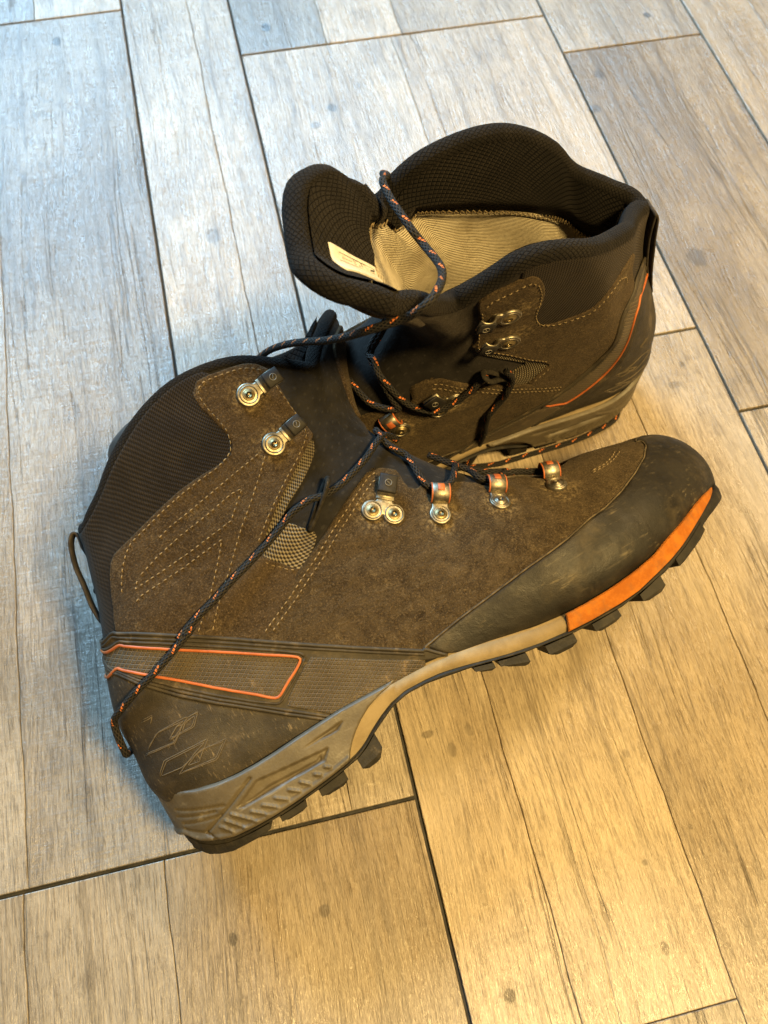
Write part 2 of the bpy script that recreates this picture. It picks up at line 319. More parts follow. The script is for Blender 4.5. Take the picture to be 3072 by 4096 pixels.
D_['ridge_top2'] = [(17.172,0.347),(16.973,0.438),(16.778,0.53),(16.594,0.611),(16.424,0.682),(16.263,0.748),(16.106,0.807),(15.951,0.859),(15.803,0.905),(15.657,0.948),(15.512,0.988),(15.366,1.027),(15.216,1.064),(15.061,1.099),(14.899,1.134),(14.733,1.17),(14.562,1.204),(14.384,1.236),(14.2,1.264),(14.01,1.288),(13.814,1.306),(13.611,1.32),(13.407,1.33),(13.203,1.335),(13.003,1.334),(12.809,1.326),(12.619,1.312),(12.438,1.293),(12.266,1.272),(12.105,1.251),(11.954,1.231),(11.813,1.209),(11.678,1.186),(11.549,1.161),(11.424,1.135),(11.304,1.109),(11.187,1.081),(11.072,1.054),(10.959,1.026),(10.851,0.998),(10.746,0.969),(10.647,0.941),(10.551,0.912),(10.455,0.882),(10.362,0.851),(10.27,0.82),(10.179,0.788),(10.087,0.755),(9.996,0.721)]
D_['ridge_top3'] = [(17.106,0.339),(16.911,0.43),(16.718,0.523),(16.538,0.605),(16.369,0.676),(16.209,0.74),(16.053,0.798),(15.9,0.85),(15.752,0.895),(15.607,0.938),(15.461,0.978),(15.314,1.016),(15.163,1.053),(15.006,1.089),(14.843,1.124),(14.676,1.159),(14.504,1.193),(14.327,1.224),(14.143,1.252),(13.954,1.273),(13.758,1.29),(13.557,1.304),(13.354,1.312),(13.154,1.315),(12.958,1.313),(12.767,1.303),(12.597,1.288),(12.435,1.27),(12.281,1.25),(12.136,1.229),(12.005,1.195)]
D_['band_end'] = [(9.996,0.782),(9.672,0.601),(9.432,0.533)]
D_['ridge_low'] = [(16.426,0.371),(16.258,0.442),(16.101,0.502),(15.952,0.551),(15.809,0.592),(15.65,0.64),(15.495,0.684),(15.339,0.724),(15.18,0.763),(15.015,0.8),(14.843,0.837),(14.677,0.875),(14.508,0.912),(14.336,0.945),(14.161,0.972),(13.983,0.993),(13.801,1.008),(13.619,1.021),(13.436,1.028),(13.255,1.03),(13.077,1.025),(12.905,1.014),(12.736,0.995),(12.589,0.971),(12.448,0.944),(12.313,0.913),(12.185,0.882),(12.063,0.849),(11.948,0.818),(11.839,0.785),(11.735,0.75),(11.636,0.712),(11.54,0.672),(11.425,0.618),(11.314,0.559)]
D_['ridge_low2'] = [(16.472,0.369),(16.302,0.443),(16.142,0.507),(15.992,0.558),(15.847,0.602),(15.689,0.65),(15.534,0.694),(15.38,0.735),(15.223,0.774),(15.06,0.812),(14.89,0.848),(14.724,0.886),(14.555,0.923),(14.382,0.956),(14.206,0.985),(14.027,1.007),(13.845,1.023),(13.661,1.036),(13.477,1.045),(13.293,1.048),(13.113,1.045),(12.938,1.035),(12.767,1.017),(12.618,0.995),(12.474,0.969),(12.337,0.94),(12.207,0.91),(12.083,0.878),(11.949,0.844),(11.824,0.806),(11.705,0.766),(11.591,0.722),(11.483,0.676),(11.378,0.626),(11.276,0.574)]
D_['ridge_low3'] = [(16.513,0.366),(16.342,0.443),(16.182,0.51),(16.031,0.565),(15.886,0.611),(15.728,0.66),(15.574,0.705),(15.421,0.746),(15.265,0.786),(15.105,0.823),(14.938,0.859),(14.771,0.897),(14.601,0.933),(14.428,0.967),(14.252,0.997),(14.072,1.021),(13.889,1.038),(13.705,1.052),(13.519,1.062),(13.334,1.066),(13.151,1.064),(12.973,1.056),(12.8,1.041),(12.635,1.02),(12.476,0.995),(12.325,0.966),(12.232,0.962),(12.192,0.992),(12.152,1.022),(12.111,1.052),(12.07,1.082),(12.044,1.115),(12.017,1.147),(11.99,1.179)]
D_['counter_low'] = [(11.308,0.529),(11.502,0.517),(11.631,0.503),(11.759,0.486),(11.888,0.466),(12.021,0.444),(12.163,0.435),(12.309,0.431),(12.464,0.44),(12.621,0.443),(12.783,0.445),(12.946,0.432),(13.118,0.411),(13.293,0.372),(13.596,0.295),(13.817,0.219)]
D_['piping'] = [(17.047,0.331),(16.848,0.424),(16.65,0.519),(16.464,0.602),(16.29,0.672),(16.134,0.733),(15.981,0.788),(15.832,0.838),(15.686,0.882),(15.54,0.924),(15.395,0.964),(15.247,1.002),(15.096,1.039),(14.938,1.075),(14.775,1.111),(14.608,1.147),(14.437,1.18),(14.26,1.21),(14.077,1.236),(13.888,1.256),(13.693,1.272),(13.495,1.284),(13.295,1.291),(13.084,1.292),(12.878,1.287),(12.677,1.274),(12.484,1.255),(12.302,1.232),(12.144,1.206),(12.081,1.183),(12.111,1.139),(12.163,1.109),(12.214,1.079),(12.256,1.047),(12.298,1.014),(12.367,1.009),(12.479,1.027),(12.668,1.059),(12.866,1.085),(13.045,1.097),(13.228,1.102),(13.416,1.101),(13.606,1.094),(13.795,1.083),(13.98,1.067),(14.164,1.046),(14.343,1.02),(14.519,0.988),(14.691,0.953),(14.86,0.917),(15.026,0.88),(15.168,0.847),(15.306,0.812),(15.44,0.775),(15.573,0.737),(15.723,0.692),(15.875,0.642),(16.035,0.587),(16.188,0.527),(16.351,0.453),(16.526,0.367)]
D_['tex_zone'] = [(11.924,1.166),(11.775,1.157),(11.49,1.102),(11.226,1.041),(10.975,0.978),(10.739,0.911),(10.547,0.854),(10.363,0.793),(10.182,0.73),(10.001,0.663),(10.009,0.552),(10.147,0.548),(10.282,0.548),(10.525,0.558),(10.677,0.563),(10.829,0.569),(10.982,0.572),(11.118,0.579),(11.252,0.587),(11.495,0.707),(11.762,0.81),(12.063,0.898),(12.139,0.932)]
D_['st_A1'] = [(19.482,2.051),(19.539,2.012),(19.594,1.973),(19.589,1.932),(19.597,1.891),(19.581,1.836),(19.578,1.782),(19.577,1.728),(19.585,1.677),(19.578,1.638),(19.577,1.591),(19.471,1.544),(19.253,1.553),(19.089,1.576),(18.909,1.599),(18.702,1.631),(18.498,1.659),(18.321,1.676),(18.138,1.693),(17.983,1.694),(17.822,1.695),(17.598,1.682),(17.519,1.644),(17.515,1.597),(17.517,1.548),(17.559,1.499),(17.603,1.45),(17.647,1.401),(17.689,1.349),(17.733,1.296),(17.78,1.243),(17.808,1.203),(17.837,1.163),(17.868,1.122),(17.902,1.081),(17.931,1.037),(17.963,0.992),(18.001,0.946),(18.042,0.898),(18.096,0.841),(18.151,0.781),(18.208,0.719),(18.188,0.686),(18.17,0.653),(18.109,0.626),(18.051,0.597),(17.957,0.58),(17.862,0.562),(17.72,0.554),(17.568,0.549)]
D_['st_A2'] = [(16.841,1.87),(16.87,1.818),(16.899,1.767),(16.928,1.725),(16.957,1.683),(16.987,1.642),(17.018,1.6),(17.051,1.557),(17.083,1.514),(17.115,1.471),(17.148,1.43),(17.183,1.389),(17.218,1.347),(17.255,1.306),(17.293,1.264),(17.337,1.221),(17.383,1.178),(17.43,1.134),(17.479,1.089),(17.506,1.045),(17.535,0.999),(17.57,0.952)]
D_['st_A3'] = [(16.446,1.694),(16.528,1.655),(16.611,1.613),(16.648,1.573),(16.684,1.532),(16.72,1.492),(16.754,1.451),(16.789,1.41),(16.84,1.363),(16.891,1.316),(16.944,1.269),(16.998,1.222),(17.052,1.174),(17.09,1.131),(17.129,1.088),(17.17,1.044),(17.214,0.998),(17.262,0.951),(17.298,0.903),(17.337,0.853),(17.379,0.801),(17.422,0.746)]
D_['st_A3b'] = [(16.446,1.694),(16.357,1.667),(16.274,1.639),(16.205,1.615),(16.14,1.591),(16.077,1.567),(16.141,1.526),(16.202,1.484),(16.262,1.442),(16.319,1.401),(16.375,1.359),(16.432,1.316),(16.489,1.273),(16.546,1.23),(16.609,1.186),(16.672,1.142),(16.735,1.097),(16.799,1.051),(16.864,1.004),(16.944,0.949),(17.028,0.893),(17.116,0.834),(17.208,0.773),(17.304,0.707),(17.363,0.726),(17.422,0.746)]
D_['st_A4'] = [(17.064,0.694),(17.04,0.732),(17.017,0.769),(16.921,0.835),(16.829,0.897),(16.74,0.957),(16.661,1.012),(16.585,1.065),(16.51,1.116),(16.434,1.166),(16.38,1.206),(16.325,1.245),(16.269,1.284),(16.214,1.323),(16.157,1.361),(16.099,1.398),(16.04,1.435),(15.98,1.471),(15.874,1.447),(15.772,1.423),(15.71,1.402),(15.65,1.381),(15.592,1.36),(15.524,1.335),(15.458,1.309),(15.395,1.283),(15.354,1.255),(15.315,1.227),(15.278,1.2),(15.239,1.172),(15.201,1.144),(15.163,1.116)]
D_['st_A5'] = [(16.629,1.91),(16.498,1.884),(16.378,1.858),(16.266,1.832),(16.167,1.804),(16.073,1.776),(15.985,1.749),(15.901,1.721),(15.842,1.695),(15.787,1.67),(15.735,1.645),(15.687,1.619),(15.63,1.595),(15.575,1.571),(15.522,1.547),(15.47,1.524),(15.405,1.496),(15.341,1.467),(15.28,1.439),(15.241,1.415),(15.202,1.39),(15.166,1.365),(15.121,1.339),(15.077,1.312),(15.035,1.285),(14.977,1.261),(14.92,1.237),(14.863,1.214),(14.808,1.19)]
D_['st_A6'] = [(19.355,2.085),(19.084,2.1),(18.786,2.114),(18.569,2.127),(18.347,2.139),(18.111,2.152),(17.853,2.165),(17.572,2.179),(17.271,2.193),(16.86,2.208),(16.445,2.224),(15.996,2.226),(15.828,2.199),(15.674,2.172),(15.564,2.133),(15.469,2.095),(15.42,2.06),(15.378,2.024),(15.341,1.989),(15.302,1.958),(15.265,1.928),(15.232,1.898),(15.205,1.868),(15.165,1.834),(15.128,1.802),(15.093,1.769),(15.052,1.742),(15.013,1.716),(14.976,1.69),(14.936,1.664),(14.898,1.638)]
D_['st_A7'] = [(10.918,2.256),(11.203,2.207),(11.332,2.159),(11.455,2.116),(11.569,2.077),(11.673,2.04),(11.771,2.006),(11.865,1.974),(11.947,1.947),(12.029,1.92),(12.109,1.893),(12.189,1.866),(12.259,1.837),(12.327,1.809),(12.392,1.782),(12.455,1.756),(12.524,1.733),(12.592,1.71),(12.658,1.688),(12.721,1.665),(12.78,1.64),(12.837,1.616),(12.892,1.592),(12.945,1.567),(13.01,1.542),(13.073,1.516),(13.134,1.489),(13.194,1.463),(13.245,1.437),(13.295,1.412),(13.343,1.386)]
D_['st_A7b'] = [(10.748,2.215),(10.897,2.189),(11.046,2.166),(11.162,2.125),(11.272,2.088),(11.376,2.055),(11.471,2.019),(11.561,1.984),(11.649,1.951),(11.732,1.924),(11.814,1.896),(11.894,1.869),(11.971,1.843),(12.04,1.813),(12.105,1.786),(12.17,1.759),(12.233,1.732),(12.301,1.71),(12.368,1.687),(12.434,1.665),(12.498,1.643),(12.558,1.619),(12.615,1.596),(12.671,1.572),(12.726,1.548),(12.794,1.525),(12.86,1.501),(12.924,1.476),(12.985,1.451),(13.041,1.428),(13.096,1.404),(13.149,1.379)]
D_['st_A8'] = [(14.4,1.643),(13.753,1.683),(13.065,1.7)]
D_['st_V1'] = [(5.608,2.312),(5.443,2.307),(5.218,2.312),(5.076,2.336),(4.923,2.368),(4.658,2.474),(4.528,2.543)]
D_['st_V2'] = [(5.57,2.351),(5.402,2.34),(5.198,2.35),(4.952,2.413),(4.744,2.514),(4.629,2.6)]
D_['logo0'] = [(15.302,0.469),(15.171,0.571),(15.167,0.576)]
D_['logo1'] = [(15.306,0.498),(15.169,0.597),(15.105,0.547)]
D_['logo2'] = [(14.859,0.4),(14.879,0.458),(14.862,0.522),(14.844,0.58),(14.756,0.637),(14.668,0.69),(14.579,0.74),(14.488,0.786),(14.395,0.83),(14.36,0.834),(14.393,0.785),(14.41,0.731),(14.42,0.703),(14.52,0.632),(14.415,0.695)]
D_['logo3'] = [(14.861,0.414),(14.864,0.466),(14.867,0.515),(14.868,0.559),(14.775,0.616),(14.682,0.669),(14.588,0.718),(14.493,0.765),(14.395,0.808),(14.452,0.773),(14.507,0.736),(14.516,0.686),(14.525,0.634)]
D_['logo4'] = [(14.839,0.346),(14.747,0.427),(14.652,0.498),(14.554,0.562),(14.455,0.618),(14.355,0.668),(14.37,0.718),(14.285,0.759),(14.197,0.797),(14.108,0.831),(14.147,0.87),(14.186,0.906),(14.276,0.871),(14.364,0.833)]
D_['logo5'] = [(14.841,0.367),(14.733,0.456),(14.621,0.534),(14.506,0.601),(14.39,0.661),(14.38,0.696),(14.37,0.73),(14.264,0.78),(14.155,0.825),(14.182,0.854),(14.209,0.881),(14.285,0.843),(14.359,0.803),(14.341,0.778),(14.324,0.752)]
D_['logo6'] = [(14.525,0.654),(14.516,0.696),(14.507,0.736),(14.4,0.781),(14.385,0.75),(14.37,0.718),(14.525,0.654)]
D_['logo7'] = [(14.303,0.395),(14.352,0.412),(14.377,0.465),(14.401,0.513),(14.3,0.576),(14.198,0.63),(14.093,0.679),(13.987,0.721),(13.877,0.759),(13.763,0.795),(13.647,0.827),(13.643,0.783),(13.639,0.738),(13.615,0.683),(13.729,0.654),(13.841,0.621),(13.802,0.669),(13.763,0.714),(13.65,0.757),(13.539,0.786),(13.427,0.811),(13.313,0.833),(13.198,0.852),(13.205,0.82),(13.211,0.787),(13.217,0.753),(13.222,0.718),(13.336,0.701),(13.449,0.68),(13.562,0.655),(13.673,0.626),(13.783,0.594),(13.891,0.557),(13.94,0.53),(13.911,0.593),(13.878,0.637),(13.843,0.678),(13.809,0.717),(13.749,0.76),(13.687,0.802),(13.788,0.772),(13.886,0.741),(13.982,0.706),(14.074,0.669),(14.165,0.627),(14.254,0.58),(14.342,0.527),(14.329,0.48),(14.314,0.429),(14.289,0.406),(14.179,0.479),(14.065,0.54),(13.946,0.59),(13.885,0.635),(13.822,0.676),(13.759,0.716),(13.693,0.753),(13.582,0.777),(13.47,0.798),(13.356,0.817),(13.243,0.832),(13.251,0.798),(13.259,0.763),(13.266,0.726),(13.392,0.704),(13.517,0.677),(13.64,0.645),(13.761,0.608),(13.88,0.566)]
D_['hk_up'] = [(18.719,1.91),(19.036,2.079)]
D_['hk_low'] = [(16.701,1.983),(16.727,2.147)]
D_['hk_dbl'] = [(10.941,1.947),(10.423,1.913),(10.597,2.107)]
D_['ey1'] = [(9.292,1.918),(9.125,2.188)]
D_['ey2'] = [(7.78,2.111),(7.598,2.408)]
D_['ey3'] = [(6.405,2.311),(6.296,2.636)]
D_['loop_patch'] = [(13.172,1.912),(13.136,2.022),(13.229,2.115)]
D_['lace_main'] = [(10.79,2.657),(11.402,2.362),(12.194,2.173),(12.99,2.087),(13.78,2.022),(14.265,1.921),(14.425,1.823),(14.597,1.711),(14.723,1.635),(14.92,1.513),(15.063,1.423),(15.187,1.312),(15.382,1.158),(15.492,1.002),(15.348,1.116),(15.443,0.974),(15.574,0.784),(15.721,0.568),(15.792,0.37),(15.757,0.224)]
D_['lace_z1'] = [(10.744,2.671),(10.171,2.545),(9.867,2.522),(9.722,2.415),(9.609,2.283),(9.448,2.193),(9.179,2.183)]
D_['lace_z2'] = [(9.022,2.213),(8.731,2.319),(8.493,2.519),(8.198,2.884)]
D_['lace_z3'] = [(8.199,2.76),(7.989,2.683),(7.941,2.474),(7.619,2.413)]
D_['lace_z4'] = [(7.533,2.436),(7.12,2.729),(6.932,2.955)]
D_['lace_z5'] = [(6.996,2.819),(6.695,2.865),(6.445,2.737),(6.314,2.629)]
D_['s_lace1'] = [(9.96,3.076),(9.764,2.894),(9.664,2.729),(9.749,2.446),(9.876,2.224),(10.11,2.068),(10.336,1.972),(10.678,1.961),(11.125,1.993),(11.663,2.046),(12.498,2.109),(13.191,2.117)]
D_['s_lace2'] = [(9.908,3.046),(9.629,2.804),(9.598,2.571),(9.561,2.384),(9.538,2.218)]
D_['s_chk'] = [(9.383,1.933),(15.935,1.954)]
D_['s_chk2'] = [(17.59,1.52),(19.45,1.119),(12.283,1.246),(12.455,0.94)]
D_['w_lace_top'] = [(0.0739,0.297,0.185),(0.0727,0.285,0.195),(0.0709,0.279,0.2),(0.068,0.2736,0.203),(0.068,0.2669,0.204),(0.0686,0.2572,0.206),(0.0701,0.247,0.208),(0.0721,0.239,0.208),(0.0754,0.2323,0.206),(0.0769,0.2208,0.21),(0.077,0.213,0.213),(0.0751,0.2053,0.216),(0.0699,0.1945,0.223),(0.0657,0.1896,0.224),(0.0614,0.1886,0.221),(0.0568,0.1915,0.214)]
D_['w_lace_top2'] = [(0.0438,0.1973,0.203),(0.0374,0.2077,0.188),(0.0304,0.2191,0.173),(0.0218,0.2319,0.158),(0.0141,0.2434,0.143),(0.0076,0.2546,0.126),(0.0012,0.2661,0.105),(-0.0034,0.2715,0.09),(-0.0076,0.2774,0.07),(-0.0021,0.2737,0.055)]
D_['s_fall'] = [(14.07,2.001),(13.615,1.936),(13.087,1.883),(12.559,1.837),(11.903,1.718),(11.529,1.643),(11.215,1.565),(10.902,1.379),(10.657,1.137)]
D_['w_lace_fall'] = [(0.1223,0.235,0.026),(0.121,0.2348,0.014),(0.1179,0.2342,0.007),(0.1137,0.2347,0.003),(0.1097,0.2348,0.0022),(0.105,0.2351,0.0022)]
D_['w_lace_floor'] = [(0.1345,0.2322,0.0022),(0.145,0.2328,0.0022),(0.1585,0.2342,0.0022),(0.172,0.2356,0.0022),(0.1857,0.2371,0.0022),(0.1985,0.2395,0.0022),(0.2111,0.2431,0.0022),(0.219,0.2464,0.0022),(0.2228,0.2494,0.0022),(0.2247,0.2527,0.0024),(0.2239,0.2599,0.0024)]
D_['slot'] = [(0.0306,0.0128),(0.0438,0.0188),(0.0513,0.0177),(0.0778,0.0146),(0.0732,0.0099),(0.0476,0.0111),(0.0334,0.011)]
D_['slot_deep'] = [(0.0351,0.0122),(0.0477,0.0137),(0.0706,0.0119),(0.074,0.0144),(0.0725,0.011),(0.0684,0.0109),(0.0466,0.0105),(0.0361,0.0112)]
D_['wedge'] = [(0.0637,0.0201),(0.0899,0.0217),(0.0849,0.0187),(0.0822,0.0187)]
D_['ribs'] = [[(0.0215,0.0089),(0.0252,0.0046)],[(0.0245,0.0103),(0.0305,0.0035)],[(0.028,0.0115),(0.0359,0.0033)],[(0.0357,0.0082),(0.0409,0.0037)],[(0.0411,0.0081),(0.0462,0.0039)],[(0.0471,0.0079),(0.0514,0.0045)],[(0.0539,0.0078),(0.0577,0.0048)],[(0.0599,0.008),(0.0629,0.0051)],[(0.0667,0.0077),(0.069,0.006)],[(0.0722,0.0082),(0.0741,0.0067)]]
D_['tpu_lines'] = [[(0.0416,0.0208),(0.0287,0.015),(0.0149,0.0091),(0.0194,0.0016)],[(0.0079,0.0165),(0.0237,0.0129)],[(0.0068,0.0204),(0.0226,0.0156)],[(0.0071,0.014),(0.0149,0.0091)],[(0.0079,0.0236),(0.0268,0.0162)]]
D_['pull_tab'] = [(0.0184,0.1083),(0.0158,0.112),(0.0148,0.1158),(0.0147,0.1233),(0.016,0.1332),(0.0167,0.1414),(0.0182,0.148),(0.0203,0.1538),(0.0228,0.1567),(0.0246,0.1562),(0.0248,0.1529),(0.0242,0.1489),(0.0244,0.1435),(0.0237,0.1374),(0.0222,0.1308),(0.0194,0.128),(0.0203,0.1243),(0.0184,0.1179),(0.019,0.1101)]
# ------------------------------------------------------------------ the two boots as they lie
RIM_LYING = [(0, .0265, 0, .157), (.07, .030, -.019, .1545), (.14, .0428, -.027, .162), (.22, .0574, -.0315, .173), (.32, .0761, -.0335, .1844),
 (.42, .0954, -.034, .1908), (.52, .1117, -.034, .1914), (.60, .1266, -.033, .1886), (.66, .138, -.032, .183), (.72, .150, -.030, .176),
 (.78, .160, -.027, .1712), (.84, .168, -.023, .179), (.90, .178, -.016, .187), (.96, .186, -.007, .1925), (1.0, .1895, 0, .1945),
 (1.04, .187, .007, .1945), (1.10, .182, .016, .1925), (1.16, .175, .023, .191), (1.22, .163, .027, .191), (1.30, .150, .030, .193),
 (1.40, .1266, .033, .1945), (1.48, .1117, .034, .1945), (1.58, .0954, .034, .193), (1.68, .0761, .0335, .187), (1.78, .0574, .0315, .175),
 (1.86, .0428, .027, .164), (1.93, .031, .019, .157)]
RIM_STANDING = [(0, .0265, .012, .163), (.05, .036, .005, .168), (.10, .052, -.008, .176), (.15, .0625, -.015, .184), (.21, .0835, -.024, .193), (.3, .1045, -.032, .204),
 (.42, .1227, -.033, .2089), (.52, .134, -.032, .2059), (.60, .1423, -.031, .1982), (.67, .152, -.030, .190), (.73, .1602, -.030, .1872),
 (.78, .1788, -.036, .2165), (.82, .1917, -.037, .2281), (.86, .2005, -.035, .2344), (.90, .2126, -.031, .2407), (.94, .2202, -.022, .2424),
 (.975, .221, -.010, .2411), (1.01, .2147, .002, .2398), (1.06, .2037, .014, .2344), (1.11, .1947, .021, .2219), (1.16, .1876, .026, .2075),
 (1.22, .1797, .033, .190), (1.28, .1693, .036, .192), (1.36, .1621, .039, .1996), (1.43, .1516, .040, .2084), (1.52, .1352, .041, .2124),
 (1.60, .1201, .042, .2113), (1.67, .1045, .043, .2046), (1.74, .0902, .043, .1947), (1.80, .073, .041, .180), (1.86, .057, .036, .172), (1.91, .040, .031, .166), (1.955, .0285, .0235, .1635)]

# the padded edge of the flopped tongue rolls outwards
_w = lambda a: float(smooth(.73, .82, a) * (1 - smooth(1.08, 1.2, a)))
RIM_STANDING = [(a, x + .0045 * _w(a), y + (-.0080 if a < .99 else .004) * _w(a), z - .0070 - (.0092 if a < .99 else .002) * _w(a)) for a, x, y, z in RIM_STANDING]
class Boot:
    def __init__(b, root, rim, lean, mirror):
        b.root, b.lean, b.mirror = root, lean, mirror
        b.U = Upper(rim)
    def fit(b, a):
        """the opened collar of the standing boot stretches the rings above the ankle"""
        a = np.array(a, float)
        if b.mirror: a[:, 0] += np.interp(np.abs(a[:, 1]), [0, .5, .9, 1.2, 1.6, 2.0], [.9, .75, .3, -.2, -.4, -.55]) * smooth(14, 16.5, a[:, 0]) * (1 - smooth(19, 20, a[:, 0]))
        return a
    def D(b, P):
        """the worn upper leans outwards; the left boot is the mirror image"""
        P = np.array(P, float)
        if b.mirror: P[..., 0] += .010 * smooth(.04, .12, P[..., 2]) * (1 - smooth(.03, .09, P[..., 0]))
        if not b.mirror: P[..., 1] *= np.where(P[..., 1] > 0, 1 - .30 * smooth(.10, .15, P[..., 2]) * (1 - smooth(.10, .15, P[..., 0])), 1)   # flattened where it lies
        P[..., 1] -= b.lean * np.maximum(P[..., 2] - .03, 0)
        if b.mirror: P[..., 1] *= -1
        return P
    def mesh(b, name, V, F, mat, parent=None, smooth_=True, uv=None, kind=None, deform=True):
        V = np.asarray(V, float)
        if deform: V = b.D(V)
        F = [tuple(int(i) for i in f) for f in F]
        if b.mirror and deform: F = [f[::-1] for f in F]
        me = bpy.data.meshes.new(name); me.from_pydata(V.tolist(), [], F); me.update()
        if uv is not None:
            l = me.uv_layers.new(name='UVMap')
            vi = np.empty(len(me.loops), np.int32); me.loops.foreach_get('vertex_index', vi)
            l.data.foreach_set('uv', np.asarray(uv, np.float32)[vi].ravel())
        if smooth_: me.polygons.foreach_set('use_smooth', [True] * len(me.polygons))
        o = bpy.data.objects.new(name, me); COL.objects.link(o)
        if mat: me.materials.append(mat)
        o.parent = parent or b.root
        if kind: o['kind'] = kind
        return o

def boot_root(name, loc, yaw, roll, pitch, label):
    o = bpy.data.objects.new(name, None); COL.objects.link(o); o.empty_display_size = .05
    y, r, p = math.radians(yaw), math.radians(roll), math.radians(pitch)
    o.matrix_world = Matrix.Translation(loc) @ Matrix.Rotation(y, 4, 'Z') @ Matrix.Rotation(-p, 4, 'Y') @ Matrix.Rotation(-r, 4, 'X')
    o['label'] = label; o['category'] = 'hiking boot'; o['group'] = 'pair of hiking boots on the floor'
    return o
lying = Boot(boot_root('hiking_boot', (-.07402, .04697, .03564), 18.5, 68, 2.0,
    'brown suede hiking boot lying tipped on its side, orange toe stripe in front'), RIM_LYING, 0.0, False)
standing = Boot(boot_root('hiking_boot', (.2384, .2844, .0042), 186.287, 0, 0,
    'upright brown hiking boot behind, open collar showing its tan lining and flopped tongue'), RIM_STANDING, .143, True)

_sp = []
for _k in ('hk_up', 'hk_low', 'hk_dbl', 'ey1', 'ey2', 'ey3'):
    _a, _f = D_[_k][0]; _p = lying.U.raw(_a, _f); _sp.append((float(_p[0]), float(_p[2])))
MT['suede'] = suede_mat('suede', (.044, .030, .0175), (.094, .066, .038), _sp[:2])
MT['suede_dark'] = suede_mat('suede_dark', (.039, .027, .015), (.086, .061, .033), _sp[2:])
# ------------------------------------------------------------------ builders
def densify(pts, step, closed, smoothed=True):
    p = np.asarray(pts, float); n = len(p)
    if closed: q = np.vstack([p[-2:], p, p[:3]]); t0, t1 = 2, 2 + n
    else: q = np.vstack([2 * p[0] - p[1], p, 2 * p[-1] - p[-2]]); t0, t1 = 1, n
    out = []
    for i in range(t0, t1):
        seg = np.linalg.norm(q[i + 1] - q[i]); m = max(1, int(seg / step))
        for k in range(m): out.append(i + k / m)
    if not closed: out = [t for t in out if t <= t1] ; out.append(t1)
    out = np.array(out)
    if closed: out = out[out < t1]
    i = np.floor(out).astype(int); f = (out - i)[:, None]
    lin = q[np.minimum(i, len(q) - 1)] * (1 - f) + q[np.minimum(i + 1, len(q) - 1)] * f
    if not smoothed: return lin
    return .35 * lin + .65 * cr(q, out)

def inside(poly, pts):
    x, y = pts[:, 0], pts[:, 1]; r = np.zeros(len(pts), bool)
    a = poly; b = np.roll(poly, -1, 0)
    for (x0, y0), (x1, y1) in zip(a, b):
        if y0 == y1: continue
        c = ((y0 > y) != (y1 > y)) & (x < (x1 - x0) * (y - y0) / (y1 - y0) + x0); r ^= c
    return r

def dist_to(polys, pts):
    """distance from pts to a list of polylines (arrays of vertices)"""
    d = np.full(len(pts), 1e9)
    for pl in polys:
        a, b = pl[:-1], pl[1:]
        for k in range(0, len(pts), 4000):
            q = pts[k:k + 4000, None, :]; ab = (b - a)[None]; t = np.clip(((q - a) * ab).sum(-1) / np.maximum((ab ** 2).sum(-1), 1e-14), 0, 1)
            dd = np.linalg.norm(q - (a + ab * t[..., None]), axis=-1).min(1)
            d[k:k + 4000] = np.minimum(d[k:k + 4000], dd)
    return d

def cdt(boundary, extra):
    n = len(boundary); V = [Vector(v) for v in boundary] + [Vector(v) for v in extra]
    E = [(i, (i + 1) % n) for i in range(n)]
    v, e, f, *_ = mgeo.delaunay_2d_cdt(V, E, [], 1, 1e-7)
    return np.array([tuple(x) for x in v]), f

def sheet(poly, spacing, edges, insets):
    """triangulated sheet over a 2D polygon, with rows of points that follow its open edges; returns points, faces, edge distance"""
    poly = np.asarray(poly)
    lo, hi = poly.min(0), poly.max(0)
    gx = np.arange(lo[0], hi[0], spacing); gy = np.arange(lo[1], hi[1], spacing * .87)
    X, Y = np.meshgrid(gx, gy); X = X + (np.arange(len(gy)) % 2)[:, None] * spacing / 2
    g = np.stack([X.ravel(), Y.ravel()], 1); g = g[inside(poly, g)]
    ring = [np.vstack([poly, poly[:1]])]
    dg = dist_to(ring, g); g = g[dg > max(insets) + spacing * .45] if insets else g[dg > spacing * .5]
    pts = [g]
    nx = np.roll(poly, -1, 0) - np.roll(poly, 1, 0); nx = np.stack([-nx[:, 1], nx[:, 0]], 1); nx /= np.maximum(np.linalg.norm(nx, axis=1, keepdims=True), 1e-12)
    area2 = (poly[:, 0] * np.roll(poly[:, 1], -1) - np.roll(poly[:, 0], -1) * poly[:, 1]).sum()
    if area2 < 0: nx = -nx
    for d in insets:
        q = poly + nx * d; q = q[inside(poly, q)]
        if len(q): q = q[dist_to(ring, q) > d * .93]
        pts.append(q)
    v, f = cdt(poly, np.vstack(pts))
    return v, f, dist_to(edges if edges is not None else ring, v)

def orient(V, F, outward):
    """flip faces so that they look along the outward normals"""
    f0 = np.array([f[:3] for f in F]); n = np.cross(V[f0[:, 1]] - V[f0[:, 0]], V[f0[:, 2]] - V[f0[:, 0]])
    s = (n * outward[f0[:, 0]]).sum(1)
    return [f[::-1] if a < 0 else f for f, a in zip(F, s)]

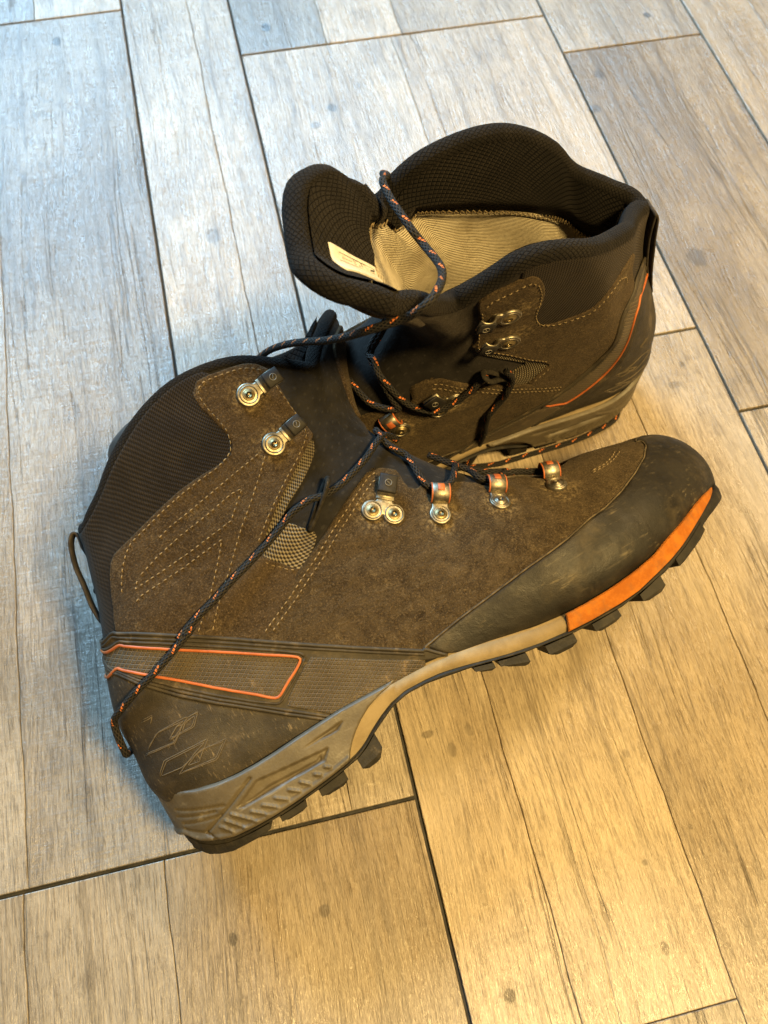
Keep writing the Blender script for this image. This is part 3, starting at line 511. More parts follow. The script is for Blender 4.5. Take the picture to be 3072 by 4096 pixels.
def panel(b, name, poly, t, mat, edge=.0018, spacing=.0028, base=.0, parent=None, open_edges=None, sink=.0006, hfun=None, step=.0022, kind=None, crisp=True, sgn=1):
    """a sheet of material laid on the boot surface: poly in (s, phi), thickness t, rolled edge"""
    poly = b.fit(np.asarray(poly, float)) if sgn > 0 else np.asarray(poly, float); U = b.U
    pm = poly[:, 1].mean(); smin, smax = poly[:, 0].min(), poly[:, 0].max()
    ss = np.linspace(smin, smax + 1e-6, 60)
    A = U.raw(ss, np.full(60, pm)); L = np.concatenate([[0], np.cumsum(np.linalg.norm(np.diff(A, axis=0), axis=1))])
    L += np.arange(60) * 1e-7
    sm = np.linspace(smin, smax, 24); pp = np.linspace(poly[:, 1].min(), poly[:, 1].max(), 24)
    Sg, Pg = np.meshgrid(sm, pp, indexing='ij'); Q = U.raw(Sg, Pg)
    R = np.linalg.norm(np.diff(Q, axis=1), axis=2).mean() / (pp[1] - pp[0])
    to2 = lambda a: np.stack([np.interp(a[:, 0], ss, L), a[:, 1] * R], 1)
    to_s = lambda a: (np.interp(a[:, 0], L, ss), a[:, 1] / R)
    p2 = densify(to2(poly), step, True)
    oe = None if open_edges is None else [densify(to2(b.fit(np.asarray(e, float))), step, False) for e in open_edges]
    v, f, d = sheet(p2, spacing, oe, (edge * .25, edge * .6, edge, edge * 1.6) if crisp else (edge,))
    s, ph = to_s(v)
    k = np.clip(d / edge, 0, 1); h = base + t * np.sqrt(np.maximum(1 - (1 - k) ** 2, 0)) - np.where(d < 1e-5, sink, 0)
    if hfun is not None: h = h + hfun(s, ph, v, d)
    V = U.P(s, ph, h * sgn); F = orient(V, f, U.N(s, ph) * sgn)
    return b.mesh(name, V, F, mat, parent, uv=v, kind=kind)

def tube(path, r, m=10, closed=False, up=None, flat=1.0, taper=True):
    """verts, faces, uv of a tube along 3D points; flat squashes it along 'up'"""
    p = np.asarray(path, float); n = len(p)
    tg = np.roll(p, -1, 0) - np.roll(p, 1, 0) if closed else np.gradient(p, axis=0)
    tg /= np.maximum(np.linalg.norm(tg, axis=1, keepdims=True), 1e-12)
    r = np.broadcast_to(np.asarray(r, float), (n,)).copy()
    if up is not None:
        x = np.cross(tg, np.broadcast_to(up, (n, 3))); x /= np.maximum(np.linalg.norm(x, axis=1, keepdims=True), 1e-12)
    else:
        x = np.zeros((n, 3)); a = np.array([0, 0, 1.]) if abs(tg[0, 2]) < .9 else np.array([1., 0, 0])
        a = a - tg[0] * (a @ tg[0]); x[0] = a / np.linalg.norm(a)
        for i in range(1, n):
            a = x[i - 1] - tg[i] * (x[i - 1] @ tg[i]); x[i] = a / np.linalg.norm(a)
    y = np.cross(x, tg)
    th = np.arange(m) / m * 2 * PI
    L = np.concatenate([[0], np.cumsum(np.linalg.norm(np.diff(p, axis=0), axis=1))])
    mm = m + 1; th = np.linspace(0, 2 * PI, mm)
    V = (p[:, None] + r[:, None, None] * (np.cos(th)[None, :, None] * x[:, None] + flat * np.sin(th)[None, :, None] * y[:, None])).reshape(-1, 3)
    UV = np.stack(np.broadcast_arrays(th[None] / (2 * PI), L[:, None]), -1).reshape(-1, 2)
    F = []
    for i in range(n if closed else n - 1):
        j = (i + 1) % n
        for k in range(m): F.append((i * mm + k, i * mm + k + 1, j * mm + k + 1, j * mm + k))
    if not closed:
        F.append(tuple(range(m))[::-1]); F.append(tuple((n - 1) * mm + k for k in range(m)))
    return V, F, UV

class Acc:
    """collects shapes into one mesh"""
    def __init__(s): s.V, s.F, s.UV, s.n = [], [], [], 0
    def add(s, V, F, UV=None):
        V = np.asarray(V, float); s.V.append(V); s.F += [tuple(int(i) + s.n for i in f) for f in F]
        s.UV.append(np.zeros((len(V), 2)) if UV is None else UV); s.n += len(V)
    def go(s, b, name, mat, parent=None, **k):
        return b.mesh(name, np.vstack(s.V), s.F, mat, parent, uv=np.vstack(s.UV), **k)

def line_on(b, pts, off, step=.0015, smoothed=True, side=1):
    """3D polyline on the boot surface from (s, phi) points, with outward normals"""
    a = b.fit(np.asarray(pts, float)) * [1, side]
    # densify in a locally metric space
    p3 = b.U.raw(a[:, 0], a[:, 1]); L = np.concatenate([[0], np.cumsum(np.linalg.norm(np.diff(p3, axis=0), axis=1))])
    n = max(2, int(L[-1] / step)); t = np.interp(np.linspace(0, L[-1], n), L, np.arange(len(a)))
    q = np.vstack([2 * a[0] - a[1], a, 2 * a[-1] - a[-2]])
    i = np.floor(t).astype(int); f = (t - i)[:, None]
    lin = a[np.minimum(i, len(a) - 1)] * (1 - f) + a[np.minimum(i + 1, len(a) - 1)] * f
    sp = .3 * lin + .7 * cr(q, t + 1) if smoothed else lin
    o = np.interp(t, np.arange(len(a)), np.broadcast_to(np.asarray(off, float), (len(a),)))
    return b.U.P(sp[:, 0], sp[:, 1], o), b.U.N(sp[:, 0], sp[:, 1])

def stitches(b, lines, off, r=.00024, ln=.0021, pitch=.0030):
    acc = Acc(); rnd = np.random.RandomState(4)
    for pts in lines:
        P, N = line_on(b, pts, off, .0003, smoothed=False)
        L = np.concatenate([[0], np.cumsum(np.linalg.norm(np.diff(P, axis=0), axis=1))])
        k = .0004
        while k + ln < L[-1]:
            l2 = ln * rnd.uniform(.85, 1.1); t = np.linspace(k, k + l2, 5); Q = np.stack([np.interp(t, L, P[:, c]) for c in range(3)], 1); M = np.stack([np.interp(t, L, N[:, c]) for c in range(3)], 1)
            Q = Q + M * (np.array([-.0006, .00005, .00022, .00005, -.0006]))[:, None]
            acc.add(*tube(Q, np.array([.6, 1, 1.15, 1, .6]) * r, 5)); k += pitch
    return acc

class Frame:
    """a small flat frame on the boot surface: origin, e1 towards another surface point, normal"""
    def __init__(f, b, o, to, off=0.0, side=1):
        o = b.fit(np.array([o], float))[0] * [1, side]; to = b.fit(np.array([to], float))[0] * [1, side]
        one = lambda q, h: b.U.P(np.array([q[0]]), np.array([q[1]]), np.array([h]))[0]
        f.o = one(o, off); d = one(to, off) - f.o; n0 = b.U.N(np.array([o[0]]), np.array([o[1]]))[0]; n1 = b.U.N(np.array([to[0]]), np.array([to[1]]))[0]
        n = n0 + .4 * n1; n /= np.linalg.norm(n); f.len = np.linalg.norm(d)
        d = d - n * (d @ n); f.e1 = d / np.linalg.norm(d); f.n = n; f.e2 = np.cross(n, f.e1); f.k = 1.12
    def __call__(f, P): P = np.asarray(P, float) * f.k; return f.o + P[:, :1] * f.e1 + P[:, 1:2] * f.e2 + P[:, 2:3] * f.n

def prism(poly, z0, z1, bev=.0004, mid=None):
    """plate from a 2D outline with a rounded upper edge"""
    p = np.asarray(poly, float); n = len(p); c = p.mean(0)
    d = np.roll(p, -1, 0) - np.roll(p, 1, 0); nn = np.stack([d[:, 1], -d[:, 0]], 1); nn /= np.maximum(np.linalg.norm(nn, axis=1, keepdims=True), 1e-12)
    if ((p - c) * nn).sum() < 0: nn = -nn
    rows = [np.c_[p, np.full(n, z0)], np.c_[p, np.full(n, z1 - bev)], np.c_[p - nn * bev * .3, np.full(n, z1 - bev * .3)], np.c_[p - nn * bev, np.full(n, z1)]]
    V = np.vstack(rows); F = []
    for r in range(3):
        for i in range(n): j = (i + 1) % n; F.append((r * n + i, r * n + j, (r + 1) * n + j, (r + 1) * n + i))
    F.append(tuple(range(3 * n, 4 * n))); return V, F

def fixF(V, F):
    """make the faces of a closed convex-ish shape look away from its middle"""
    c = V.mean(0); out = []
    for f in F:
        q = V[list(f)]; n = np.cross(q[1] - q[0], q[2] - q[0]); out.append(f if n @ (q.mean(0) - c) >= 0 else f[::-1])
    return out

def lathe(prof, m=24, c=(0, 0)):
    V = []; F = []; k = len(prof)
    for i in range(m):
        a = i / m * 2 * PI
        for r, z in prof: V.append((c[0] + r * math.cos(a), c[1] + r * math.sin(a), z))
    for i in range(m):
        j = (i + 1) % m
        for q in range(k - 1): F.append((i * k + q, j * k + q, j * k + q + 1, i * k + q + 1))
    return np.array(V), F

def star(shapes, n=64):
    """outline of a union of circles and rectangles, seen from the origin"""
    out = []
    for i in range(n):
        a = i / n * 2 * PI; d = np.array([math.cos(a), math.sin(a)]); best = .0008
        for s in shapes:
            if s[0] == 'c':
                c = np.array(s[1:3]); r = s[3]; bq = d @ c; disc = bq * bq - (c @ c - r * r)
                if disc >= 0 and bq + disc ** .5 > 0: best = max(best, bq + disc ** .5)
            else:
                x0, x1, y0, y1 = s[1:]; t = 1e9
                for k, (l, h) in enumerate(((x0, x1), (y0, y1))):
                    if d[k] > 1e-9: t = min(t, h / d[k])
                    elif d[k] < -1e-9: t = min(t, l / d[k])
                best = max(best, t)
        out.append(d * best)
    p = np.array(out)
    return .25 * np.roll(p, 1, 0) + .5 * p + .25 * np.roll(p, -1, 0)

def strip_bar(prof, w, th):
    """bar bent along an x-z profile, width w along y, thickness th"""
    p = np.asarray(prof, float); t = np.gradient(p, axis=0); t /= np.linalg.norm(t, axis=1, keepdims=True); nrm = np.stack([-t[:, 1], t[:, 0]], 1)
    V = []; F = []; n = len(p); e = th * .35
    sec = [(-w / 2, -th / 2 + e), (-w / 2 + e, -th / 2), (w / 2 - e, -th / 2), (w / 2, -th / 2 + e), (w / 2, th / 2 - e), (w / 2 - e, th / 2), (-w / 2 + e, th / 2), (-w / 2, th / 2 - e)]
    for i in range(n):
        for (yy, hh) in sec: q = p[i] + nrm[i] * hh; V.append((q[0], yy, q[1]))
    for i in range(n - 1):
        for k in range(8): l = (k + 1) % 8; F.append((i * 8 + k, i * 8 + l, (i + 1) * 8 + l, (i + 1) * 8 + k))
    F.append(tuple(range(8))[::-1]); F.append(tuple((n - 1) * 8 + k for k in range(8)))
    return np.array(V), F

def curve2(pts, n=24):
    p = np.asarray(pts, float); q = np.vstack([2 * p[0] - p[1], p, 2 * p[-1] - p[-2]]); return cr(q, np.linspace(1, len(p), n))

def emblem_at(x, y, z, r=.0014):
    acc = Acc(); a = np.linspace(0, 2 * PI, 21)[:-1]
    acc.add(*tube(np.c_[x + r * np.cos(a), y + r * np.sin(a), np.full(20, z)], .00017, 6, closed=True))
    s = np.array([(-.8, -.45), (-.1, -.15), (.1, .15), (.8, .45)]) * r * .8
    acc.add(*tube(np.c_[x + s[:, 1], y + s[:, 0], np.full(4, z)], .00017, 6)); return acc

def lace_hook(b, fr, double=False, m_rivets='brass'):
    """speed hook: riveted plate, arched neck and a black cap with a pressed mark"""
    if double:
        cs = [(0, -.0046), (0, .0046)]; R = .0047
        out = star([('c', 0, -.0046, R), ('c', 0, .0046, R), ('r', -.001, .0075, -.0034, .0034)], 96)
        px = [(.0055, .0008), (.0075, .0012), (.0086, .0030), (.0105, .0044), (.0132, .0040), (.0146, .0026)]; w = .0080; cx0, cx1 = .0076, .0152
    else:
        cs = [(0, 0)]; R = .0051
        out = star([('c', 0, 0, R), ('r', -.001, .0080, -.0030, .0030)], 80)
        px = [(.0055, .0008), (.0072, .0012), (.0082, .0030), (.0100, .0044), (.0126, .0042), (.0140, .0028)]; w = .0070; cx0, cx1 = .0079, .0146
    V, F = prism(out, -.0006, .0012, .0006); pv = Acc(); pv.add(fr(V), fixF(V, F))
    V, F = strip_bar(curve2(px), w, .0011); pv.add(fr(V), F)
    for c in cs:                                     # pressed rim round each rivet
        a = np.linspace(0, 2 * PI, 25)[:-1]; V, F, _ = tube(np.c_[c[0] + .0037 * np.cos(a), c[1] + .0037 * np.sin(a), np.full(24, .00105)], .00032, 6, closed=True); pv.add(fr(V), F)
    hk = pv.go(b, 'lace_hook', MT['metal'])
    for c in cs:
        V, F = lathe([(0, .0017), (.0012, .00167), (.0022, .00148), (.0030, .0010), (.0033, .0002)], 24, c); a = Acc(); a.add(fr(V), fixF(V, F)); a.go(b, 'rivet', MT[m_rivets], hk)
    zt = curve2(px)
    V, F = strip_bar(np.c_[np.linspace(cx0, cx1 + .0003, 12), np.linspace(.0047, .0051, 12)], w - .0004, .0010)
    a = Acc(); a.add(fr(V), F); a.go(b, 'hook_cap', MT['cap'], hk)
    xm = (cx0 + cx1) / 2 + .0003; e = emblem_at(xm, 0, (.0048 + .00082)); e.V = [fr(v) for v in e.V]; e.go(b, 'emblem', MT['emblem'], hk)
    return hk

def eyelet(b, fr, rivet='brass'):
    """riveted eyelet with a folded metal loop edged and marked in orange"""
    out = star([('c', 0, 0, .0047), ('r', -.001, .0062, -.0036, .0036)], 72)
    V, F = prism(out, -.0006, .0012, .0006); p = Acc(); p.add(fr(V), fixF(V, F))
    a = np.linspace(0, 2 * PI, 25)[:-1]; V, F, _ = tube(np.c_[.0036 * np.cos(a), .0036 * np.sin(a), np.full(24, .00105)], .0003, 6, closed=True); p.add(fr(V), F)
    ey = p.go(b, 'eyelet', MT['metal'])
    V, F = lathe([(0, .0019), (.0012, .0019), (.0022, .0017), (.0028, .0012), (.0030, .0003)], 24); q = Acc(); q.add(fr(V), fixF(V, F)); q.go(b, 'rivet', MT[rivet], ey)
    pf = curve2([(.0056, .0009), (.0060, .0032), (.0076, .0050), (.0102, .0055), (.0126, .0046), (.0138, .0024), (.0134, .0006)], 22)
    V, F = strip_bar(pf, .0074, .0009); q = Acc(); q.add(fr(V), F); q.go(b, 'lace_loop_band', MT['metal'], ey)
    q = Acc()
    for sd in (-1, 1):
        V, F, _ = tube(np.c_[pf[:, 0], np.full(len(pf), sd * .0037), pf[:, 1]], .00045, 8); q.add(fr(V), F)
    q.go(b, 'orange_edging', MT['orange'], ey)
    t = np.linspace(.0088, .0124, 8); V, F = strip_bar(np.c_[t, np.interp(t, pf[:17, 0], pf[:17, 1]) + .0005], .0030, .0006); q = Acc(); q.add(fr(V), F); q.go(b, 'orange_pad', MT['orange'], ey)
    return ey
# ------------------------------------------------------------------ soles
def closed_curve(pts, n):
    p = np.asarray(pts, float); q = np.vstack([p[-2:], p, p[:3]])
    t = np.linspace(2, 2 + len(p), n * 8, endpoint=False); c = cr(q, t)
    L = np.concatenate([[0], np.cumsum(np.linalg.norm(np.diff(np.vstack([c, c[:1]]), axis=0), axis=1))])
    s = np.linspace(0, L[-1], n, endpoint=False); cc = np.vstack([c, c[:1]])
    return np.stack([np.interp(s, L, cc[:, k]) for k in range(2)], 1), L[-1]
PLAN = [(.0012, 0), (.002, -.010), (.005, -.0190), (.011, -.0262), (.02, -.0315), (.035, -.0355), (.06, -.0372), (.09, -.0380), (.12, -.0400), (.15, -.0438), (.18, -.0480), (.21, -.0505), (.235, -.0512),
 (.26, -.0492), (.28, -.0440), (.298, -.0358), (.312, -.0252), (.321, -.013), (.3262, .001), (.3268, .010), (.3245, .021), (.318, .0308), (.306, .0385), (.288, .0440), (.265, .0458), (.24, .0456), (.21, .0436), (.18, .0408),
 (.15, .0385), (.12, .035), (.09, .0342), (.06, .0350), (.035, .0335), (.02, .030), (.011, .0248), (.005, .0180), (.002, .0095)]
NO = 320
OUTL, OLEN = closed_curve(PLAN, NO)
_d = np.roll(OUTL, -1, 0) - np.roll(OUTL, 1, 0); ONRM = np.stack([-_d[:, 1], _d[:, 0]], 1); ONRM /= np.linalg.norm(ONRM, axis=1, keepdims=True)
if (ONRM[0] @ np.array([-1, 0])) < 0: ONRM = -ONRM
I_TOE = int(OUTL[:, 0].argmax())
def tab(xs): a = np.array(xs); return lambda x: np.interp(x, a[:, 0], a[:, 1])
mid_top = tab([(0, .0316), (.0085, .0316), (.0134, .0293), (.0196, .0268), (.028, .0249), (.037, .0238), (.0464, .0234), (.0564, .0236), (.0666, .0242), (.09, .0249), (.105, .0242), (.117, .0238), (.1335, .0232), (.1448, .0218), (.1535, .0201), (.1646, .0177), (.1757, .0148), (.1868, .0122), (.2, .0104), (.2115, .0098), (.2248, .0096), (.2388, .0102), (.2536, .0117), (.265, .0147), (.2793, .0173), (.2943, .0200), (.305, .0206), (.315, .0204), (.328, .0200)])
out_top = tab([(0, .0108), (.0068, .0108), (.0079, .0086), (.0118, .0056), (.018, .003), (.0245, .0014), (.0338, .0008), (.0433, .0006), (.0531, .0008), (.0635, .0015), (.074, .0024), (.0817, .0034), (.0874, .0046), (.0925, .0066), (.099, .0104), (.1046, .0132), (.1115, .0160), (.12, .0176), (.13, .0172), (.1383, .0163), (.1448, .0148), (.1534, .0126), (.1618, .0102), (.1685, .0084), (.1764, .0067), (.1856, .0049), (.2, .0031), (.2114, .0022), (.2271, .0018), (.2383, .0022), (.2537, .0048), (.2622, .0063), (.2722, .0086), (.2877, .0130), (.30, .0160), (.312, .0178), (.32, .0188), (.328, .0196)])
out_bot = tab([(0, .0070), (.006, .0030), (.0118, .0012), (.02, -.0006), (.05, -.0010), (.074, .0006), (.0874, .0026), (.099, .0086), (.1115, .0144), (.12, .0160), (.13, .0156), (.1534, .0112), (.1764, .0052), (.2, .0014), (.2271, .0000), (.2549, .0024), (.262, .0038), (.27, .0056), (.2792, .0072), (.2888, .0088), (.2984, .0110), (.31, .0126), (.328, .0140)])
lug_bot = tab([(0, .0050), (.006, .0010), (.012, -.0018), (.022, -.0040), (.08, -.0042), (.0952, -.0030), (.12, .0120), (.15, .0100), (.165, .0050), (.178, -.0005), (.19, -.0022), (.21, -.0032), (.24, -.0030), (.255, -.0030), (.2632, .0012), (.2688, .0030), (.2792, .0052), (.2888, .0070), (.30, .0100), (.328, .0135)])

def band(b, name, mat, levels, parent=None, caps=True, i0=0, i1=NO, idx=None):
    """wall running round the sole outline: levels = [(height function, outward offset)] from bottom to top"""
    idx = np.arange(NO) if idx is None else np.asarray(idx); closed = len(idx) == NO; n = len(idx)
    p, q = OUTL[idx % NO], ONRM[idx % NO]; V = []; UV = []
    for zf, off in levels:
        xy = p + q * (off(p[:, 0])[:, None] if callable(off) else off); V.append(np.c_[xy, zf(p[:, 0])]); UV.append(np.c_[np.arange(n) * OLEN / NO, zf(p[:, 0])])
    V = np.vstack(V); F = []
    for r in range(len(levels) - 1):
        for i in range(n if closed else n - 1):
            j = (i + 1) % n; F.append((r * n + i, r * n + j, (r + 1) * n + j, (r + 1) * n + i))
    F = [f[::-1] for f in F] if OUT_CW else F
    if caps and closed:
        top = (len(levels) - 1) * n
        for base, flip in ((0, False), (top, True)):
            for k in range(1, n // 2 - 1):
                f = (base + k, base + k + 1, base + n - k - 1, base + n - k); F.append(f[::-1] if flip != OUT_CW else f)
            F.append((base, base + 1, base + n - 1)[::-1] if flip != OUT_CW else (base, base + 1, base + n - 1))
    return b.mesh(name, V, F, mat, parent, uv=np.vstack(UV))
OUT_CW = ((OUTL[:, 0] * np.roll(OUTL[:, 1], -1) - np.roll(OUTL[:, 0], -1) * OUTL[:, 1]).sum() < 0)

def xa(x, inner=False):
    """arc position on the outline of length x along the outer (or inner) side"""
    i = np.arange(0, I_TOE + 1); a = np.interp(x, OUTL[i, 0], i * OLEN / NO); 
    if inner:
        i = np.arange(NO, I_TOE - 1, -1); a = np.interp(x, OUTL[i % NO, 0], i * OLEN / NO) - OLEN
    return a
def wallP(a, z, off):
    u = np.asarray(a) / OLEN * NO; i = np.floor(u).astype(int); f = (u - i)[:, None]
    p = OUTL[i % NO] * (1 - f) + OUTL[(i + 1) % NO] * f; n = ONRM[i % NO] * (1 - f) + ONRM[(i + 1) % NO] * f; n /= np.linalg.norm(n, axis=1, keepdims=True)
    return np.c_[p + n * np.asarray(off)[:, None], z], np.c_[n, np.zeros(len(n))]

def wall_panel(b, name, poly, t, mat, spacing=.0012, edge=.0012, hfun=None, parent=None, open_edges=None, step=.0012, sink=.0008):
    p2 = densify(poly, step, True, smoothed=False)
    v, f, d = sheet(p2, spacing, open_edges, (edge * .3, edge * .7, edge))
    k = np.clip(d / edge, 0, 1); h = t * np.sqrt(np.maximum(1 - (1 - k) ** 2, 0)) - np.where(d < 1e-5, sink, 0)
    if hfun is not None: h = h + hfun(v)
    V, N = wallP(v[:, 0], v[:, 1], h); return b.mesh(name, V, orient(V, f, N), mat, parent, uv=v)

def lug(b, x0, x1, inner, parent):
    lower = 0 if inner else .0011 * float(smooth(.13, .16, x0))
    n = 7; a = np.linspace(xa(x0, inner), xa(x1, inner), n); x = np.linspace(x0, x1, n); e = min((x1 - x0) * .10, .0012); dep = .020
    acc = Acc(); rows = []
    for q, (da, zz, off) in enumerate(((0, None, .0006), (0, .72, .0007), (1, 1.0, -.0004))):
        aa = np.interp(a, [a.min(), a.max()], [a.min() + da * e, a.max() - da * e])
        zt, zb = out_top(x) - .0014, np.minimum(lug_bot(x), out_top(x) - .0022) - lower
        z = zt if zz is None else zt + (zb - zt) * zz
        if q == 2: z[0] += .0008; z[-1] += .0008
        P, N = wallP(aa, z, np.full(n, off)); rows.append(P)
        R = P - N * (dep - da * .0016); rows.append(R)
    # order: outer top, inner top, outer mid, inner mid, outer low, inner low
    ot, it, om, im, ol, il = rows; loops = [np.vstack([o, i[::-1]]) for o, i in ((ot, it), (om, im), (ol, il))]
    V = np.vstack(loops); m = 2 * n; F = []
    for r in range(2):
        for i in range(m): j = (i + 1) % m; F.append((r * m + i, r * m + j, (r + 1) * m + j, (r + 1) * m + i))
    for i in range(n - 1): F.append((2 * m + i, 2 * m + i + 1, 2 * m + m - 2 - i, 2 * m + m - 1 - i))
    c = V.mean(0); F = fixF(V, F)
    return b.mesh('lug', V, F, MT['sole'], parent, smooth_=False)

def poly_depth(v, poly, depth, soft):
    p = np.asarray(poly); ins = inside(p, v); d = dist_to([np.vstack([p, p[:1]])], v)
    return -depth * np.where(ins, smooth(0, soft, d), 0)

def build_sole(b):
    mid = band(b, 'midsole', MT['tan_foam'], [(lambda x: out_top(x) - .0004, -.0030), (lambda x: out_top(x) + .0006, -.0018), (lambda x: .6 * out_top(x) + .4 * mid_top(x), -.0008), (lambda x: .3 * out_top(x) + .7 * mid_top(x), -.0012), (lambda x: mid_top(x) - .0005, -.0020), (lambda x: mid_top(x) + .0004, -.0045)])
    toe = lambda x: .0036 * smooth(.292, .322, x)
    out = band(b, 'outsole', MT['sole'], [(lambda x: out_bot(x), -.0022), (lambda x: out_bot(x) + .0003, lambda x: -.0003 + toe(x)), (lambda x: .3 * out_bot(x) + .7 * out_top(x), lambda x: .0002 + toe(x)), (lambda x: out_top(x) - .0002 + .6 * toe(x), lambda x: -.0002 + .9 * toe(x)), (lambda x: out_top(x) + .0003, -.0022)])
    R = [(.0050, .0392), (.0447, .0572), (.0648, .0785), (.0862, .0985), (.1520, .1610), (.1632, .1762), (.1855, .2000), (.2100, .2245), (.2378, .2520), (.2640, .2900)]
    for x0, x1 in R: lug(b, x0, x1, False, out)
    for x0, x1 in R[:4] + R[5:]: lug(b, x0, x1, True, out)
    # orange front of the midsole, both sides and round the toe
    A0, A1 = xa(.1995), xa(.2155, True)
    aa = np.linspace(A0, OLEN + A1, 120); x = wallP(aa, np.zeros(120), np.zeros(120))[0][:, 0]
    lo = np.c_[aa, out_top(x) + .0002]; hi = np.c_[aa, mid_top(x) + .0010]; lo[0, 0] = xa(.1985); hi[0, 0] = xa(.2015)
    wall_panel(b, 'orange_midsole_front', np.vstack([lo, hi[::-1]]), .0011, MT['orange_foam'], spacing=.0022, edge=.0009, sink=.0003)
    # grey heel stabilizer wrapping the heel
    fr = [(.1180, .0238), (.1143, .0234), (.1097, .0226), (.1024, .0204), (.0965, .0172), (.0920, .0140), (.0886, .0110), (.0850, .0070), (.0835, .0046)]
    xo = np.linspace(0.0006, .117, 70)
    top = np.array([(xa(x), mid_top(x) + .0012) for x in xo]); bot = np.array([(xa(x), out_top(x) + .0004) for x in np.linspace(.0006, .083, 50)])
    frn = np.array([(xa(x), z + (.0012 if i == 0 else 0)) for i, (x, z) in enumerate(fr)])
    half = np.vstack([top, frn, bot[::-1]])                # outer side, from back along the top, down the front edge, back along the bottom
    mtop = top[::-1] * [-1, 1]; mfr = frn[::-1] * [-1, 1]; mbot = bot * [-1, 1]
    poly = np.vstack([top, frn, bot[::-1], mbot, mfr, mtop])
    cv = lambda pts: np.array([(xa(x), z) for x, z in pts])
    S, SD, W = cv(D_['slot']), cv(D_['slot_deep']), cv(D_['wedge'])
    ribs = [cv(r) for r in D_['ribs']]; lines = [cv(r) for r in D_['tpu_lines']]
    def relief(v):
        w = np.c_[np.abs(v[:, 0]), v[:, 1]]
        h = poly_depth(w, S, .0013, .0006) + poly_depth(w, SD, .0014, .0007) + poly_depth(w, W, .0014, .0008)
        for r in ribs: h = h + .0010 * (1 - smooth(.0003, .0008, dist_to([r], w)))
        for k, r in enumerate(lines): h = h - (.0010 if k == 0 else .0006) * (1 - smooth(.0002, .0009, dist_to([r], w)))
        x = np.interp(w[:, 0], np.arange(I_TOE + 1) * OLEN / NO, OUTL[:I_TOE + 1, 0])
        h = h + .0007 * (1 - smooth(.0008, .0020, np.abs(w[:, 1] - out_top(x) - .0016)))       # lip above the tread
        return h
    wall_panel(b, 'heel_stabilizer', poly, .0020, MT['grey'], spacing=.0007, hfun=relief)

# ------------------------------------------------------------------ uppers
def both(poly):
    """outline symmetrical about the heel line (phi = 0)"""
    a = np.asarray(poly, float); return np.vstack([a, a[::-1] * [1, -1]])

def back(q):
    """carry a line that reaches the heel on to the middle of the back"""
    q = np.asarray(q, float); rev = q[0, 1] > q[-1, 1]
    if rev: q = q[::-1]
    s3, s6 = np.interp([.32, .7], q[:, 1], q[:, 0]); k = q[q[:, 1] > .34]
    k = np.vstack([[(s3 + .10 * (s3 - s6), 0), (s3 + .08 * (s3 - s6), .16)], k])
    return k[::-1] if rev else k

